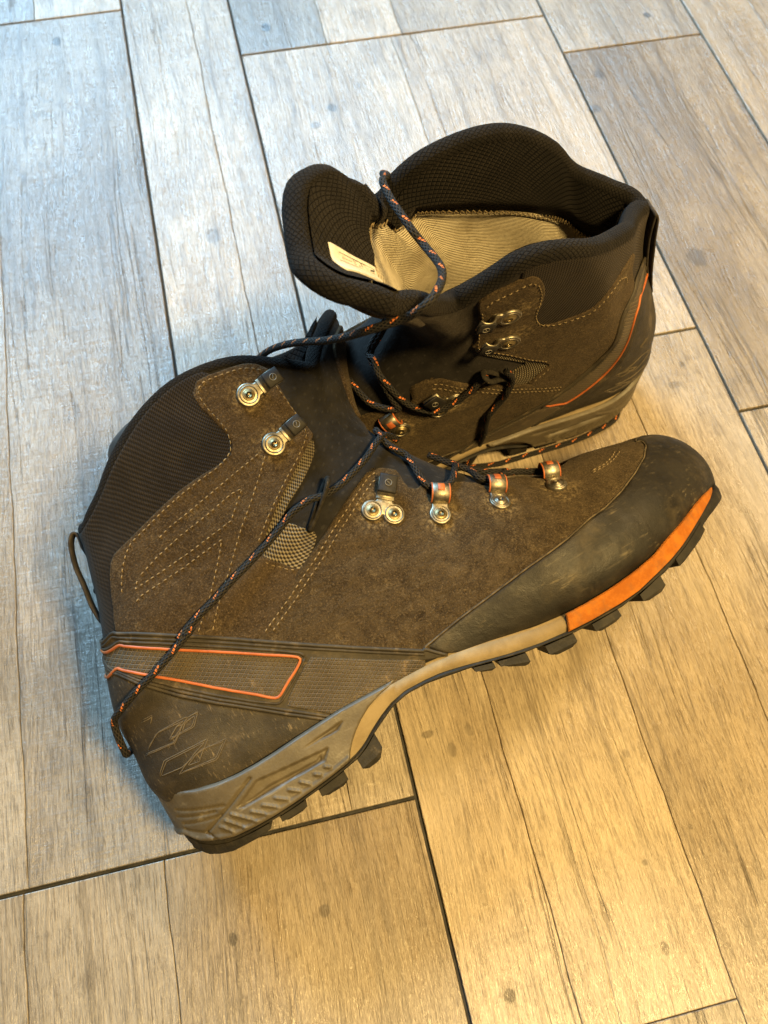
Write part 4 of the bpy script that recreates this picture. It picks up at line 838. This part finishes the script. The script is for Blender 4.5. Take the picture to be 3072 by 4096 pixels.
def build_upper(b):
    U = b.U; lie = not b.mirror
    # the soft under-layer that shows at the gusset and collar
    ns, npn = 101, 129
    S, Ph = np.meshgrid(np.linspace(0, 20, ns), np.linspace(0, 2 * PI, npn), indexing='ij')
    V = U.P(S, Ph).reshape(-1, 3); k = lambda i, j: i * npn + j
    F = [(k(i, j), k(i, j + 1), k(i + 1, j + 1), k(i + 1, j)) for i in range(ns - 1) for j in range(npn - 1)]
    F = orient(V, F, U.N(S, Ph).reshape(-1, 3))
    b.mesh('soft_shell', V, F, MT['softshell'], uv=np.c_[S.ravel() * .012, Ph.ravel() * .04])
    # rubber toe rand
    rt = np.array(D_['rand_top']); rt = np.vstack([rt[:-2], [(rt[-3, 0] * .6 + .4 * 2.75, PI * .95), (2.75, PI)]]); tail = np.array(D_['rand_tail'])[1:]
    up = np.vstack([tail[::-1], rt]); s_top = rt[-1, 0]
    ang = lambda n: np.linspace(s_top, 0, n)[1:]
    low = [(tail[-1, 0] - 1.0, .42), (tail[-1, 0] - 1.0, .15)]
    poly = np.vstack([[low[1], low[0]], up, np.c_[ang(6), np.full(5, PI)], np.c_[np.zeros(7), np.linspace(PI * .8, -PI * .8, 7)], np.c_[ang(6)[::-1], np.full(5, -PI)], up[::-1] * [1, -1], [(low[0][0], -low[0][1]), (low[1][0], -low[1][1])]])
    panel(b, 'toe_rand', poly, .0013, MT['rand'], edge=.0014, spacing=.0026, base=.0010, open_edges=[up, up * [1, -1]])
    P, N = line_on(b, up[3:], .0019, .0012); a = Acc(); a.add(*tube(P, .00042, 6)); P, N = line_on(b, up[3:], .0019, .0012, side=-1); a.add(*tube(P, .00042, 6)); a.go(b, 'glue_line', MT['glue'])
    # suede vamp and quarters, one piece over the toe
    qt = np.array(D_['quarter_top']); qt = qt[qt[:, 0] > 6.2] if True else qt
    under = np.array(D_['rand_top'])[:-2]; und = [(s - .12, p - .16) for s, p in under[::2]]
    rid = np.array(D_['ridge_top'])[::-1]; rid = rid[rid[:, 0] < qt[0, 0] + 1.0]
    thr = np.vstack([qt, [(6.3, 2.72), (5.9, 2.86), (5.6, 3.0), (5.5, PI)]])
    bot = [(s, p - .05) for s, p in rid][:-1]
    lat = np.vstack([und[::-1], bot, thr]) if False else np.vstack([[(2.5, PI - .01)], und[::-1], [(s, p - .06) for s, p in rid], thr])
    med = lat[::-1].copy(); med[:, 1] = 2 * PI - med[:, 1]
    panel(b, 'suede_vamp', np.vstack([lat, med[1:-1]]), .0013, MT['suede_dark'], edge=.0011, spacing=.0028, base=.0004)
    # suede ankle panels
    for sd in (1, -1):
        ap = np.array(D_['ankle_panel'])
        if sd > 0: wp = np.array(D_['webbing']); panel(b, 'webbing_patch', wp, .0007, MT['webbing'], edge=.0006, spacing=.0025, base=.0002)
        if sd < 0 and b.mirror: ap[:, 0] = np.minimum(ap[:, 0] + .7 * smooth(18, 19, ap[:, 0]) * smooth(1.3, 1.7, ap[:, 1]), 19.99)
        panel(b, 'suede_ankle_panel', ap * [1, sd], .0013, MT['suede'], edge=.0011, spacing=.0028, base=.0004 if sd > 0 else .0004)
    # collar fabric on the outside of the ankle
    cf = [(14.6, 0.02), (14.9, .30), (15.6, .75), (16.6, 1.2), (17.6, 1.78), (19.0, 1.74), (19.95, 1.62), (19.95, .75), (19.95, 0.02)]
    panel(b, 'collar_fabric', both(cf), .0010, MT['collar_mesh'], edge=.002, spacing=.003, base=.0000)
    # heel counter and rubber heel band
    rl = np.array(D_['ridge_low']); cl = np.array(D_['counter_low'])
    rl = back(rl); cl = cl[cl[:, 1] > .2]
    panel(b, 'heel_counter', np.vstack([rl, cl, [(cl[-1, 0], 0)], cl[::-1] * [1, -1], rl[:0:-1] * [1, -1]]), .0018, MT['counter'], edge=.002, spacing=.0026, base=.0003, open_edges=[rl])
    r1 = np.array(D_['ridge_top']); r1 = back(r1); be = np.array(D_['band_end']); 
    lowb = [(r[0], r[1]) for r in np.array(D_['tex_zone'])[3:9]]
    lowb = [(s, max(p - .10, .1)) for s, p in lowb]
    bandp = np.vstack([r1, be, lowb, rl[::-1]])
    panel(b, 'heel_band', np.vstack([bandp, bandp[-2:0:-1] * [1, -1]]), .0014, MT['band'], edge=.0009, spacing=.003, base=.0006)
    tz = np.array(D_['tex_zone']); panel(b, 'textured_rubber', tz, .0007, MT['texrub'], edge=.0006, spacing=.0025, base=.0018)
    pip = np.array(D_['piping']); cut = len(pip) * 52 // 100; pip = np.vstack([back(pip[:cut]), back(pip[cut:])])
    zone = np.vstack([pip, pip[-2:0:-1] * [1, -1]])
    panel(b, 'textured_rubber', zone, .0004, MT['texrub'], edge=.0006, spacing=.0025, base=.0018)
    loop = np.vstack([pip, (pip * [1, -1])[::-1][1:]])
    ofs = np.full(len(loop), .0023)
    if b.mirror: ofs[:cut] = .0013; ofs[-cut:] = .0013
    P, N = line_on(b, loop, ofs, .0014, smoothed=True); a = Acc(); a.add(*tube(P[:-1], .00068, 8, closed=True)); a.go(b, 'orange_piping', MT['orange'])
    for key, r in (('ridge_top', .0009), ('ridge_top2', .0008), ('ridge_top3', .0008), ('ridge_low', .0009), ('ridge_low2', .0008), ('ridge_low3', .0007)):
        q = np.array(D_[key]); q = back(q); q = np.vstack([(q * [1, -1])[::-1], q[1:]])
        if key in ('ridge_top', ): q = np.vstack([(be * [1, -1])[:2][::-1], q, be[:2]])
        P, N = line_on(b, q, .0019, .0016); a = Acc(); a.add(*tube(P, r, 6)); a.go(b, 'rubber_ridge', MT['band'])
    a = Acc()
    for i in range(8):
        if f'logo{i}' in D_: P, N = line_on(b, D_[f'logo{i}'], .0021, .0012, smoothed=False); a.add(*tube(P, .00022, 5))
    a.go(b, 'pressed_emblem', MT['logo'])
    # stitching
    keys = [k for k in D_ if k.startswith('st_')]
    if b.mirror: keys = [k for k in keys if k not in ('st_A2', 'st_A3', 'st_A3b', 'st_A4', 'st_A5')]
    stitches(b, [D_[k] for k in keys], .0018).go(b, 'stitching', MT['stitch'], kind='stuff')
    # hooks, eyelets
    hk = lambda k: D_[k]
    lace_hook(b, Frame(b, *hk('hk_up'), off=.0017)); lace_hook(b, Frame(b, *hk('hk_low'), off=.0017))
    if b.mirror: lace_hook(b, Frame(b, *hk('hk_up'), off=.0017, side=-1))
    d3 = np.array(D_['hk_dbl']); lace_hook(b, Frame(b, (d3[0] + d3[1]) / 2, d3[2], off=.0017), True)
    for k in ('ey1', 'ey2', 'ey3'): eyelet(b, Frame(b, *hk(k), off=.0016), 'brass' if k == 'ey1' else 'metal')
    # webbing loop that guides the lace
    lp = D_['loop_patch']; f = Frame(b, lp[0], lp[-1], off=.0012); L = f.len
    prof = curve2([(-.002, .0004), (L * .4, .0012), (L * .8, .0016), (L * 1.05, .0030), (L * 1.10, .0052), (L * .98, .0068), (L * .75, .0062), (L * .45, .0035), (L * .15, .0016), (-.002, .0010)], 30)
    lt = np.c_[prof[:, 0], .0008 * np.sin(np.linspace(0, 6, len(prof))), prof[:, 1]]
    V, F, W_ = tube(lt, .00145, 10, up=np.array([0, 1., 0]), flat=.75); a = Acc(); a.add(f(V), F, W_); lg = a.go(b, 'lace_guide_loop', MT['lace_loop'])
    pl = lt[10:27].copy(); pl[:, 2] += .00125; V, F, _ = tube(pl, .00020, 5); a = Acc(); a.add(f(V), F); a.go(b, 'loop_thread', MT['stitch'], lg)
    # tongue face and its suede overlay
    tp = [(11.2, PI * .86), (13, PI * .82), (16, PI * .80)] if lie else [(16.2, PI * .90), (17, PI * .84)]
    tp += [(18, PI * .80), (19.7, PI * .80), (19.95, PI * .84), (19.98, PI)]
    tq = np.array(tp); tq = np.vstack([tq, (tq * [1, -1] + [0, 2 * PI])[::-1][1:]])
    panel(b, 'tongue', tq, .0012, MT['softshell'], edge=.012, spacing=.003, base=.0003)
    to = np.array([(12.2 if lie else 16.6, PI * .93), (15.5 if lie else 17.2, PI * .90), (18.6, PI * .885), (19.2, PI * .91), (19.3, PI)]); to = np.vstack([to, (to * [1, -1] + [0, 2 * PI])[::-1][1:]])
    panel(b, 'tongue_suede', to, .0016, MT['suede'], edge=.0012, spacing=.003, base=.0012)
    # padded collar edge
    ph = np.linspace(0, 2 * PI, 181)[:-1]; R = U.P(np.full(180, 19.97), ph, 0.0); N = U.N(np.full(180, 19.97), ph)
    pad = .0042 + .0006 * np.sin(ph * 31) * (0) ; a = Acc(); Vt, Ft, Ut = tube(R - N * (.0042 if b.mirror else .0032), .0050 if b.mirror else .0038, 14, closed=True); Ut = np.c_[Ut[:, 0] * .036, Ut[:, 1]]; a.add(Vt, Ft, Ut); a.go(b, 'collar_edge', MT['collar_edge'])
    # lining: dark quilted padding above, tan mesh below
    SB = [(0, 18.1), (.15, 18.0), (.37, 17.5), (.57, 17.6), (.75, 17.8), (.9, 17.2), (1.0, 16.3), (1.12, 17.6), (1.33, 18.4), (1.43, 17.75), (1.5, 17.6), (1.63, 17.45), (1.85, 18.0), (2.0, 18.1)] if b.mirror else [(0, 16.5), (2, 16.5)]
    sbf = lambda p: np.interp(np.mod(p / PI, 2), *np.array(SB).T)
    def inner(name, lo, hi, mat, off, ns):
        npn = 241
        T_, Ph = np.meshgrid(np.linspace(0, 1, ns), np.linspace(0, 2 * PI, npn), indexing='ij'); S = lo(Ph) * (1 - T_) + hi(Ph) * T_
        V = U.P(S, Ph, off(S, Ph))
        kx = lambda i, j: i * npn + j; F = [(kx(i, j), kx(i, j + 1), kx(i + 1, j + 1), kx(i + 1, j)) for i in range(ns - 1) for j in range(npn - 1)]
        V2 = V.reshape(-1, 3); Lp = np.concatenate([np.zeros((1, npn)), np.cumsum(np.linalg.norm(np.diff(V, axis=0), axis=2), 0)]); La = np.concatenate([np.zeros((ns, 1)), np.cumsum(np.linalg.norm(np.diff(V, axis=1), axis=2), 1)], 1)
        return b.mesh(name, V2, orient(V2, F, -U.N(S, Ph).reshape(-1, 3)), mat, uv=np.c_[(Lp - Lp[-1:]).ravel(), La[ns // 2][None].repeat(ns, 0).ravel()])
    inner('padded_lining', sbf, lambda p: 20 + 0 * p, MT['lining_dark'], lambda s, p: -.0048 - .0055 * smooth(sbf(p), sbf(p) + .8, s), 34)
    inner('mesh_lining', lambda p: 6.5 + 0 * p, lambda p: sbf(p) + .12, MT['lining_tan'], lambda s, p: -.0042 + .0012 * np.sin(p * 5 + s) * smooth(8, 12, s), 70)
    if b.mirror:
        acc = Acc(); n = 300; p = np.linspace(0, 2 * PI, n); s = sbf(p) - .10 + .30 * (np.arange(n) % 2)
        acc.add(*tube(U.P(s, p, np.where(np.arange(n) % 2 == 1, -.0074, -.0052)), .00032, 5)); acc.go(b, 'zigzag_seam', MT['stitch'])
        cn = [(19.35, .986), (17.2, .984), (17.1, .93), (19.2, .92)]; lb = []
        for (s0, p0), (s1, p1) in zip(cn, cn[1:] + cn[:1]): lb += [(s0 + (s1 - s0) * t, p0 + (p1 - p0) * t) for t in (.0, .02, .3, .6, .98)]
        lb = np.array(lb) * [1, PI]
        lab = panel(b, 'size_label', lb, .0004, MT['label'], edge=.0006, spacing=.002, base=.0106, sgn=-1)
    if b.mirror:
        # what is still legible of the print, worn and turned a quarter
        q = lambda x, y: U.P(np.array([18.3 - x]), np.array([(.957 + y) * PI]), np.array([-.0111]))[0]
        acc = Acc()
        def stroke(pts, r=.00014): acc.add(*tube(np.array([q(*p) for p in pts]), r, 4))
        def text(body, x0, y0, sz, sy):
            cu = bpy.data.curves.new('print', 'FONT'); cu.body = body; cu.size = 1; ob = bpy.data.objects.new('print', cu); COL.objects.link(ob); ev = ob.evaluated_get(bpy.context.evaluated_depsgraph_get()); me = ev.to_mesh()
            v = np.array([tuple(w.co) for w in me.vertices]); ff = [tuple(p.vertices) for p in me.polygons]; ev.to_mesh_clear(); bpy.data.objects.remove(ob); bpy.data.curves.remove(cu)
            P = U.P(18.3 - (x0 + v[:, 1] * sz), (.957 + y0 + v[:, 0] * sy) * PI, np.full(len(v), -.01108)); acc.add(P, orient(P, ff, -U.N(18.3 - (x0 + v[:, 1] * sz), (.957 + y0 + v[:, 0] * sy) * PI)))
        text('R', -.10, .010, .17, .0075); text('O', -.10, .018, .17, .0075); text('I6', .12, .008, .17, .0075)
        for y0 in (.0235, .0035): stroke([(-.75, y0), (.95, y0 - .003)], .0001)
        stroke([(.30, .010), (.22, .022), (.46, .021)], .0001)
        for k_ in range(6): stroke([(.70 + .045 * k_, .004 + .001 * k_), (.72 + .045 * k_, .013 + .001 * k_)], .00013)
        for k_ in range(9): stroke([(-.62 + .05 * k_, .014 + .001 * (k_ % 3)), (-.60 + .05 * k_, .018 - .001 * (k_ % 2))], .0001)
        acc.go(b, 'label_print', MT['ink'], lab)
    # pull tab at the heel
    if lie: pt = np.array([(x, 0, z) for x, z in D_['pull_tab']]); 
    else:
        s_ = np.array([16.6, 17.4, 18.2, 19.0, 19.7, 20, 19.6, 19.0, 18.2, 17.4]); o_ = np.array([.001, .003, .0040, .0040, .003, .0015, .0012, .0011, .001, .001])
        pt = U.P(s_, np.zeros(10), o_)
    q = np.vstack([2 * pt[0] - pt[1], pt, 2 * pt[-1] - pt[-2]]); c = cr(q, np.linspace(1, len(pt), 70)); acc = Acc()
    V, F = strip_bar(c[:, [0, 2]], .012, .0013); V[:, 1] += np.repeat(c[:, 1], 8); acc.add(V, F); acc.go(b, 'heel_pull_tab', MT['strap'])

for b in (lying, standing):
    build_sole(b); build_upper(b)
# ------------------------------------------------------------------ laces
def cord(b, name_paths, r=.0017, world=False):
    acc = Acc(); inv = np.array(b.root.matrix_world.inverted())
    for kind, pts, *o in name_paths:
        if kind == 's': P, N = line_on(b, pts, o[0] if o else .003, .0009); up = N
        else:
            p = np.asarray(pts, float); q = np.vstack([2 * p[0] - p[1], p, 2 * p[-1] - p[-2]]); L = np.concatenate([[0], np.cumsum(np.linalg.norm(np.diff(p, axis=0), axis=1))])
            n = int(L[-1] / .0009); t = np.interp(np.linspace(0, L[-1], n), L, np.arange(len(p))); P = cr(q, t + 1); N = None
        if kind == 's': P = b.D(P)
        else: P = P @ inv[:3, :3].T + inv[:3, 3]
        acc.add(*tube(P, r, 12))
    o = acc.go(b, 'shoelace', MT['lace'], deform=False); return o

m = D_['lace_main']; off = np.full(len(m) + 5, .0042)
main = [(10.6, 2.95), (11.0, 2.75)] + list(m) + [(15.15, .10), (15.0, -.25), (14.7, -.8)]
z = lambda k: D_[k]
lo = np.array([.001, .004] + [.0045, .0042, .0040, .0048, .0056, .0050] + [.0046] * (len(m) - 6) + [.005, .004, .003])
cord(lying, [('s', main, lo), ('s', [(9.9, 3.0)] + z('lace_z1') + z('lace_z2') + [(8.7, 2.95)], .0036), ('s', [(8.9, 2.95)] + z('lace_z3') + z('lace_z4') + [(7.8, 3.0)], .0036), ('s', [(8.0, 3.0)] + z('lace_z5') + [(6.5, 2.85)], .0032)])
P_, N_ = line_on(standing, z('s_fall'), .0042, .004)
fall = [tuple(standing.root.matrix_world @ Vector(p)) for p in standing.D(P_)]
cord(standing, [('w', [p for p in z('w_lace_top')] + [p for p in z('w_lace_top2')]), ('s', [(16.5, 3.6), (15.2, 3.3)] + z('s_lace1'), .0045), ('s', [(13.5, 3.2)] + z('s_lace2') + [(8.9, 2.5), (8.6, 2.95)], .0038), ('w', fall + z('w_lace_fall') + z('w_lace_floor'))])
# ------------------------------------------------------------------ the tiled floor
def plank_material():
    s = NT('wood_print'); b = s.b; o = s.obj()
    oi = s.n('ShaderNodeObjectInfo'); rnd = oi.outputs['Random']; tint = oi.outputs['Color']; saw = oi.outputs['Alpha']
    off = s.n('ShaderNodeCombineXYZ', {0: s.math('MULTIPLY', rnd, 7.3), 1: s.math('MULTIPLY', rnd, 19.1), 2: 0.0})
    p = s.n('ShaderNodeVectorMath', {0: o, 1: off}, operation='ADD').outputs[0]
    # the fibres bend round slow swirls
    warp = s.n('ShaderNodeTexNoise', {'Vector': s.stretch(p, (9, 3.2, 1)), 'Scale': 1.0, 'Detail': 3.0}).outputs['Color']
    wv = s.n('ShaderNodeVectorMath', {0: s.n('ShaderNodeVectorMath', {0: warp, 1: (.5, .5, .5)}, operation='SUBTRACT').outputs[0], 1: (.022, .03, 0)}, operation='MULTIPLY').outputs[0]
    q = s.n('ShaderNodeVectorMath', {0: p, 1: wv}, operation='ADD').outputs[0]
    blot = s.noise(s.stretch(p, (16, 7, 1)), 1, 6, .62)
    streak = s.noise(s.stretch(q, (95, 3.4, 1)), 1, 6, .72)
    fine = s.noise(s.stretch(q, (820, 46, 1)), 1, 4, .72)
    hair = s.noise(s.stretch(p, (1700, 150, 1)), 1, 3, .6)
    mott = s.noise(p, 95, 6, .7, .6)
    sawn = s.noise(s.stretch(p, (22, 240, 1)), 1, 5, .75)
    bands = s.noise(s.stretch(p, (5, 46, 1)), 1, 5, .65)
    light, mid, dark = (.46, .395, .305), (.335, .282, .215), (.110, .088, .065)
    col = s.mix(s.ramp(blot, .36, .64), mid, light)
    col = s.mix(s.math('MULTIPLY', s.ramp(streak, .50, .66), .58), col, dark)
    col = s.mix(s.math('MULTIPLY', s.ramp(fine, .50, .64), .58), col, dark)
    col = s.mix(s.math('MULTIPLY', s.ramp(fine, .47, .35), .55), col, (.56, .49, .40))
    col = s.mix(s.math('MULTIPLY', s.ramp(hair, .52, .62), .32), col, dark)
    col = s.mix(s.math('MULTIPLY', s.ramp(mott, .54, .72), s.math('MULTIPLY_ADD', saw, .35, .22)), col, (.24, .20, .16))
    col = s.mix(s.math('MULTIPLY', s.ramp(sawn, .52, .68), s.math('MULTIPLY', saw, .22)), col, (.23, .195, .155))
    col = s.mix(s.math('MULTIPLY', s.ramp(bands, .55, .72), s.math('MULTIPLY', saw, .40)), col, (.26, .23, .19))
    spl = s.ramp(s.noise(s.stretch(p, (34, 20, 1)), 1, 7, .8, .6), .56, .68)
    col = s.mix(s.math('MULTIPLY', spl, .42), col, (.15, .125, .10))
    crk = s.noise(s.stretch(q, (38, .8, 1)), 1, 4, .55)
    ridge = s.ramp(s.math('ABSOLUTE', s.math('SUBTRACT', crk, .5)), .0075, .0015)
    ridge = s.math('MULTIPLY', ridge, s.ramp(s.noise(s.stretch(p, (30, 5, 1)), 1, 3, .6), .46, .60))
    col = s.mix(s.math('MULTIPLY', ridge, .42), col, (.075, .060, .046))
    big = s.noise(s.stretch(p, (9, 3.2, 1)), 1, 4, .6)
    col = s.mix(s.math('MULTIPLY', s.ramp(big, .50, .64), .46), col, (.17, .14, .105))
    col = s.mix(s.math('MULTIPLY', s.ramp(big, .46, .32), .35), col, (.50, .45, .375))
    # knots and nail marks in the print: (x, y, rx, ry, strength)
    x = s.n('ShaderNodeSeparateXYZ', {0: o}); ox, oy = x.outputs[0], x.outputs[1]
    wob_ = s.math('MULTIPLY', s.math('SUBTRACT', s.noise(o, 210, 4, .6), .5), 1.1)
    m = None
    for (sx, sy, rx, ry, k) in [(-.0657, .0046, .0022, .0034, .75), (-.0196, .007, .0032, .0034, .5), (.0603, -.0491, .0030, .0036, .8), (.1406, -.047, .0022, .0036, .55), (.2818, .2806, .0022, .0024, .4), (.3287, .368, .0075, .0090, .5), (.3258, .5718, .005, .006, .5), (.3929, .6368, .0036, .0042, .8), (.065, .6857, .0045, .006, .85), (-.1094, .7023, .004, .006, .7), (.1002, .5766, .0042, .0052, .75), (.0837, .5596, .0045, .004, .5), (-.0119, .4606, .006, .0085, .5), (.308, .5326, .006, .005, .55), (-.0049, .273, .0022, .004, .5), (.1545, .0456, .0022, .0026, .35), (.1747, .0029, .0014, .0016, .4), (.2712, .2660, .0050, .0030, .45), (.052, .0795, .0040, .0022, .5), (.063, .0690, .0024, .0040, .4), (.075, .0770, .0024, .0040, .35), (.145, -.008, .0016, .0016, .5)]:
        d = s.math('SQRT', s.math('ADD', s.math('POWER', s.math('DIVIDE', s.math('SUBTRACT', ox, sx), rx), 2), s.math('POWER', s.math('DIVIDE', s.math('SUBTRACT', oy, sy), ry), 2)))
        v = s.math('MULTIPLY', s.ramp(s.math('ADD', d, wob_), 1.15, .70), k)
        m = v if m is None else s.math('MAXIMUM', m, v)
    col = s.mix(m, col, (.060, .050, .040))
    swirl = s.math('SQRT', s.math('ADD', s.math('POWER', s.math('ADD', ox, .124), 2), s.math('POWER', s.math('MULTIPLY', s.math('SUBTRACT', oy, .585), .42), 2)))
    swirl = s.math('ADD', swirl, s.math('MULTIPLY', s.math('SUBTRACT', s.noise(o, 26, 6, .7), .5), .030))
    sw = s.math('MULTIPLY', s.math('MULTIPLY', s.ramp(s.math('SINE', s.math('MULTIPLY', swirl, 640)), .2, 1.0), s.ramp(swirl, .062, .02)), s.ramp(s.noise(o, 60, 4, .7), .42, .6))
    col = s.mix(s.math('MULTIPLY', sw, .45), col, (.17, .145, .115))
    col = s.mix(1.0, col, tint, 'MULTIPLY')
    s.put(b.inputs['Base Color'], col)
    s.put(b.inputs['Roughness'], s.ramp(s.math('ADD', s.math('MULTIPLY', streak, .6), s.math('MULTIPLY', mott, .4)), .3, .7, .22, .38))
    b.inputs['Specular IOR Level'].default_value = .9
    nrm = s.bump(s.math('ADD', s.math('MULTIPLY', fine, 1.0), s.math('MULTIPLY', hair, .5)), .00075)
    nrm = s.bump(streak, .0012, 1, nrm); nrm = s.bump(s.math('MULTIPLY', ridge, -1), .0005, 1, nrm)
    nrm = s.bump(s.math('MULTIPLY', s.math('ADD', mott, sawn), saw), .0005, 1, nrm)
    s.put(b.inputs['Normal'], nrm)
    return s.m
MT['plank'] = plank_material()
MT['grout'] = pmat('grout', (.020, .019, .017), (.045, .042, .036), 160, rough=.9, bumps=((900, .0006),))

g = bpy.data.meshes.new('floor'); g.from_pydata([(-2.2, -1.6, -.0021), (2.6, -1.6, -.0021), (2.6, 2.6, -.0021), (-2.2, 2.6, -.0021)], [], [(0, 1, 2, 3)]); g.materials.append(MT['grout'])
floor = bpy.data.objects.new('floor', g); COL.objects.link(floor); floor['kind'] = 'structure'
floor['label'] = 'weathered wood-look tile floor with dark joints'; floor['category'] = 'floor'

J, Sm = .0010, .00018          # half gaps: grouted joint, seam of the print
def plank(x0, x1, y0, y1, gl=J, gr=J, gb=J, gt=J, tint=(1, 1, 1), saw=.3, rnd=random.Random(3)):
    a, b_, c, d = x0 + gl, x1 - gr, y0 + gb, y1 - gt; e = .0005
    nx = 2; ys = max(2, int((d - c) / .008))
    V, F = [], []
    # rim points run round the plank so that its long edges can waver a little
    pts = []
    def wv(t, k): a = .00075 if k[1] else .00012; k = k[0] * 91; return (math.sin(t * 41 + k) * .5 + math.sin(t * 117 + k * 2) * .35 + math.sin(t * 290 + k * 3) * .2) * a
    for i in range(ys): t = c + (d - c) * i / ys; pts.append((b_ + wv(t, (x1, gr < .0005)), t))
    for i in range(nx): pts.append((b_ + (a - b_) * i / nx, d))
    for i in range(ys): t = d + (c - d) * i / ys; pts.append((a + wv(t, (x0, gl < .0005)), t))
    for i in range(nx): pts.append((a + (b_ - a) * i / nx, c))
    n = len(pts)
    for (ins, z) in ((0, -.006), (0, -e), (e * .4, -e * .25), (e, 0)):
        for (x, y) in pts: V.append((x + (ins if x < (a + b_) / 2 else -ins), min(max(y, c + ins), d - ins), z))
    for r in range(3):
        for i in range(n): j = (i + 1) % n; F.append((r * n + i, r * n + j, (r + 1) * n + j, (r + 1) * n + i))
    F.append(tuple(3 * n + i for i in range(n)))
    me = bpy.data.meshes.new('plank'); me.from_pydata(V, [], F); me.materials.append(MT['plank'])
    o = bpy.data.objects.new('plank', me); COL.objects.link(o); o.parent = floor
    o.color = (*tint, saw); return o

# one row per plank of the print that the photograph shows: x0, x1, y0, y1, gaps left/right/bottom/top, tint, roughness of sawing
W, Cg = (1.0, .97, .93), (.93, .95, .97)
X0, X1, X2, X3, X4, X5 = -.1617, -.0525, .0383, .3045, .4307, .557
rows = [
 (-.262, X0, .0493, .733, J, Sm, J, J, (.80, .80, .80), .7), (X0, X1, .0493, .733, Sm, J, J, J, (.76, .77, .80), 1.0),  # darker tiles; the bluish cast in their tint is window light
 (-.262, -.126, .733, 1.40, J, Sm, J, J, (.66, .71, .80), .5), (-.126, X1, .733, 1.40, Sm, J, J, J, (1.1, 1.06, 1.0), .2),  # blue of the first tint is window light put into the colour
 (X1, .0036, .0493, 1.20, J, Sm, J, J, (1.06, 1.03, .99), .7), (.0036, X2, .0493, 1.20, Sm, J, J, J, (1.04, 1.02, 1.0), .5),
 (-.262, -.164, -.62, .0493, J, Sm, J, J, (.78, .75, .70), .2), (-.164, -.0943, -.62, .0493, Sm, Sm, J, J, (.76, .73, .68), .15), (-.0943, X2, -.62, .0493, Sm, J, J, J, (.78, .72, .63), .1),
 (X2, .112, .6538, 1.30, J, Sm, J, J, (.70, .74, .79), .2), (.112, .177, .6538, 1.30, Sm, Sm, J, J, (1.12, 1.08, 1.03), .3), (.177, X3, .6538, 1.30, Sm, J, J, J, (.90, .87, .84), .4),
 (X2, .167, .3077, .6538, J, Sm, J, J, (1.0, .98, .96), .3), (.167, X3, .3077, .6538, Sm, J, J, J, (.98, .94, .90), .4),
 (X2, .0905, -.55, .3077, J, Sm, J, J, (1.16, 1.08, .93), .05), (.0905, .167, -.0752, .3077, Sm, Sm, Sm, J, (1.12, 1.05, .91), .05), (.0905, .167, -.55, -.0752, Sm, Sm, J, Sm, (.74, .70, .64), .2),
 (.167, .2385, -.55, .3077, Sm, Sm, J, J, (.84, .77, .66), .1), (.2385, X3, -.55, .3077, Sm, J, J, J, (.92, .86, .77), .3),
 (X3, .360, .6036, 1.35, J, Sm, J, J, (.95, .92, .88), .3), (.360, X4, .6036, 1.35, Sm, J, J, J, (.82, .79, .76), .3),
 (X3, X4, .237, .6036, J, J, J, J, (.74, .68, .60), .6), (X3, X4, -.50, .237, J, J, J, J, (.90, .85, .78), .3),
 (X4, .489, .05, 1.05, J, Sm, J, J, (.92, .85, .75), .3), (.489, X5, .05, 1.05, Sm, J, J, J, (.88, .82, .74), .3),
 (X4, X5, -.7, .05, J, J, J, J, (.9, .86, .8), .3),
]
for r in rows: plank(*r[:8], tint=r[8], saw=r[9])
rr = random.Random(11)
x = X5                                                        # the same tiles go on outside the picture
for w in (.266, .126, .20, .266, .126): 
    y = -.9 + rr.uniform(0, .3)
    while y < 1.9: h = rr.uniform(.5, .9); plank(x, x + w, y, y + h, tint=tuple(rr.uniform(.84, 1.02) * c for c in (1, .96, .9)), saw=rr.uniform(.1, .6)); y += h
    x += w
x = -.262
for w in (.126, .266, .2, .266, .2):
    y = -.9 + rr.uniform(0, .3)
    while y < 1.9: h = rr.uniform(.5, .9); plank(x - w, x, y, y + h, tint=tuple(rr.uniform(.84, 1.02) * c for c in (1, .97, .94)), saw=rr.uniform(.1, .6)); y += h
    x -= w
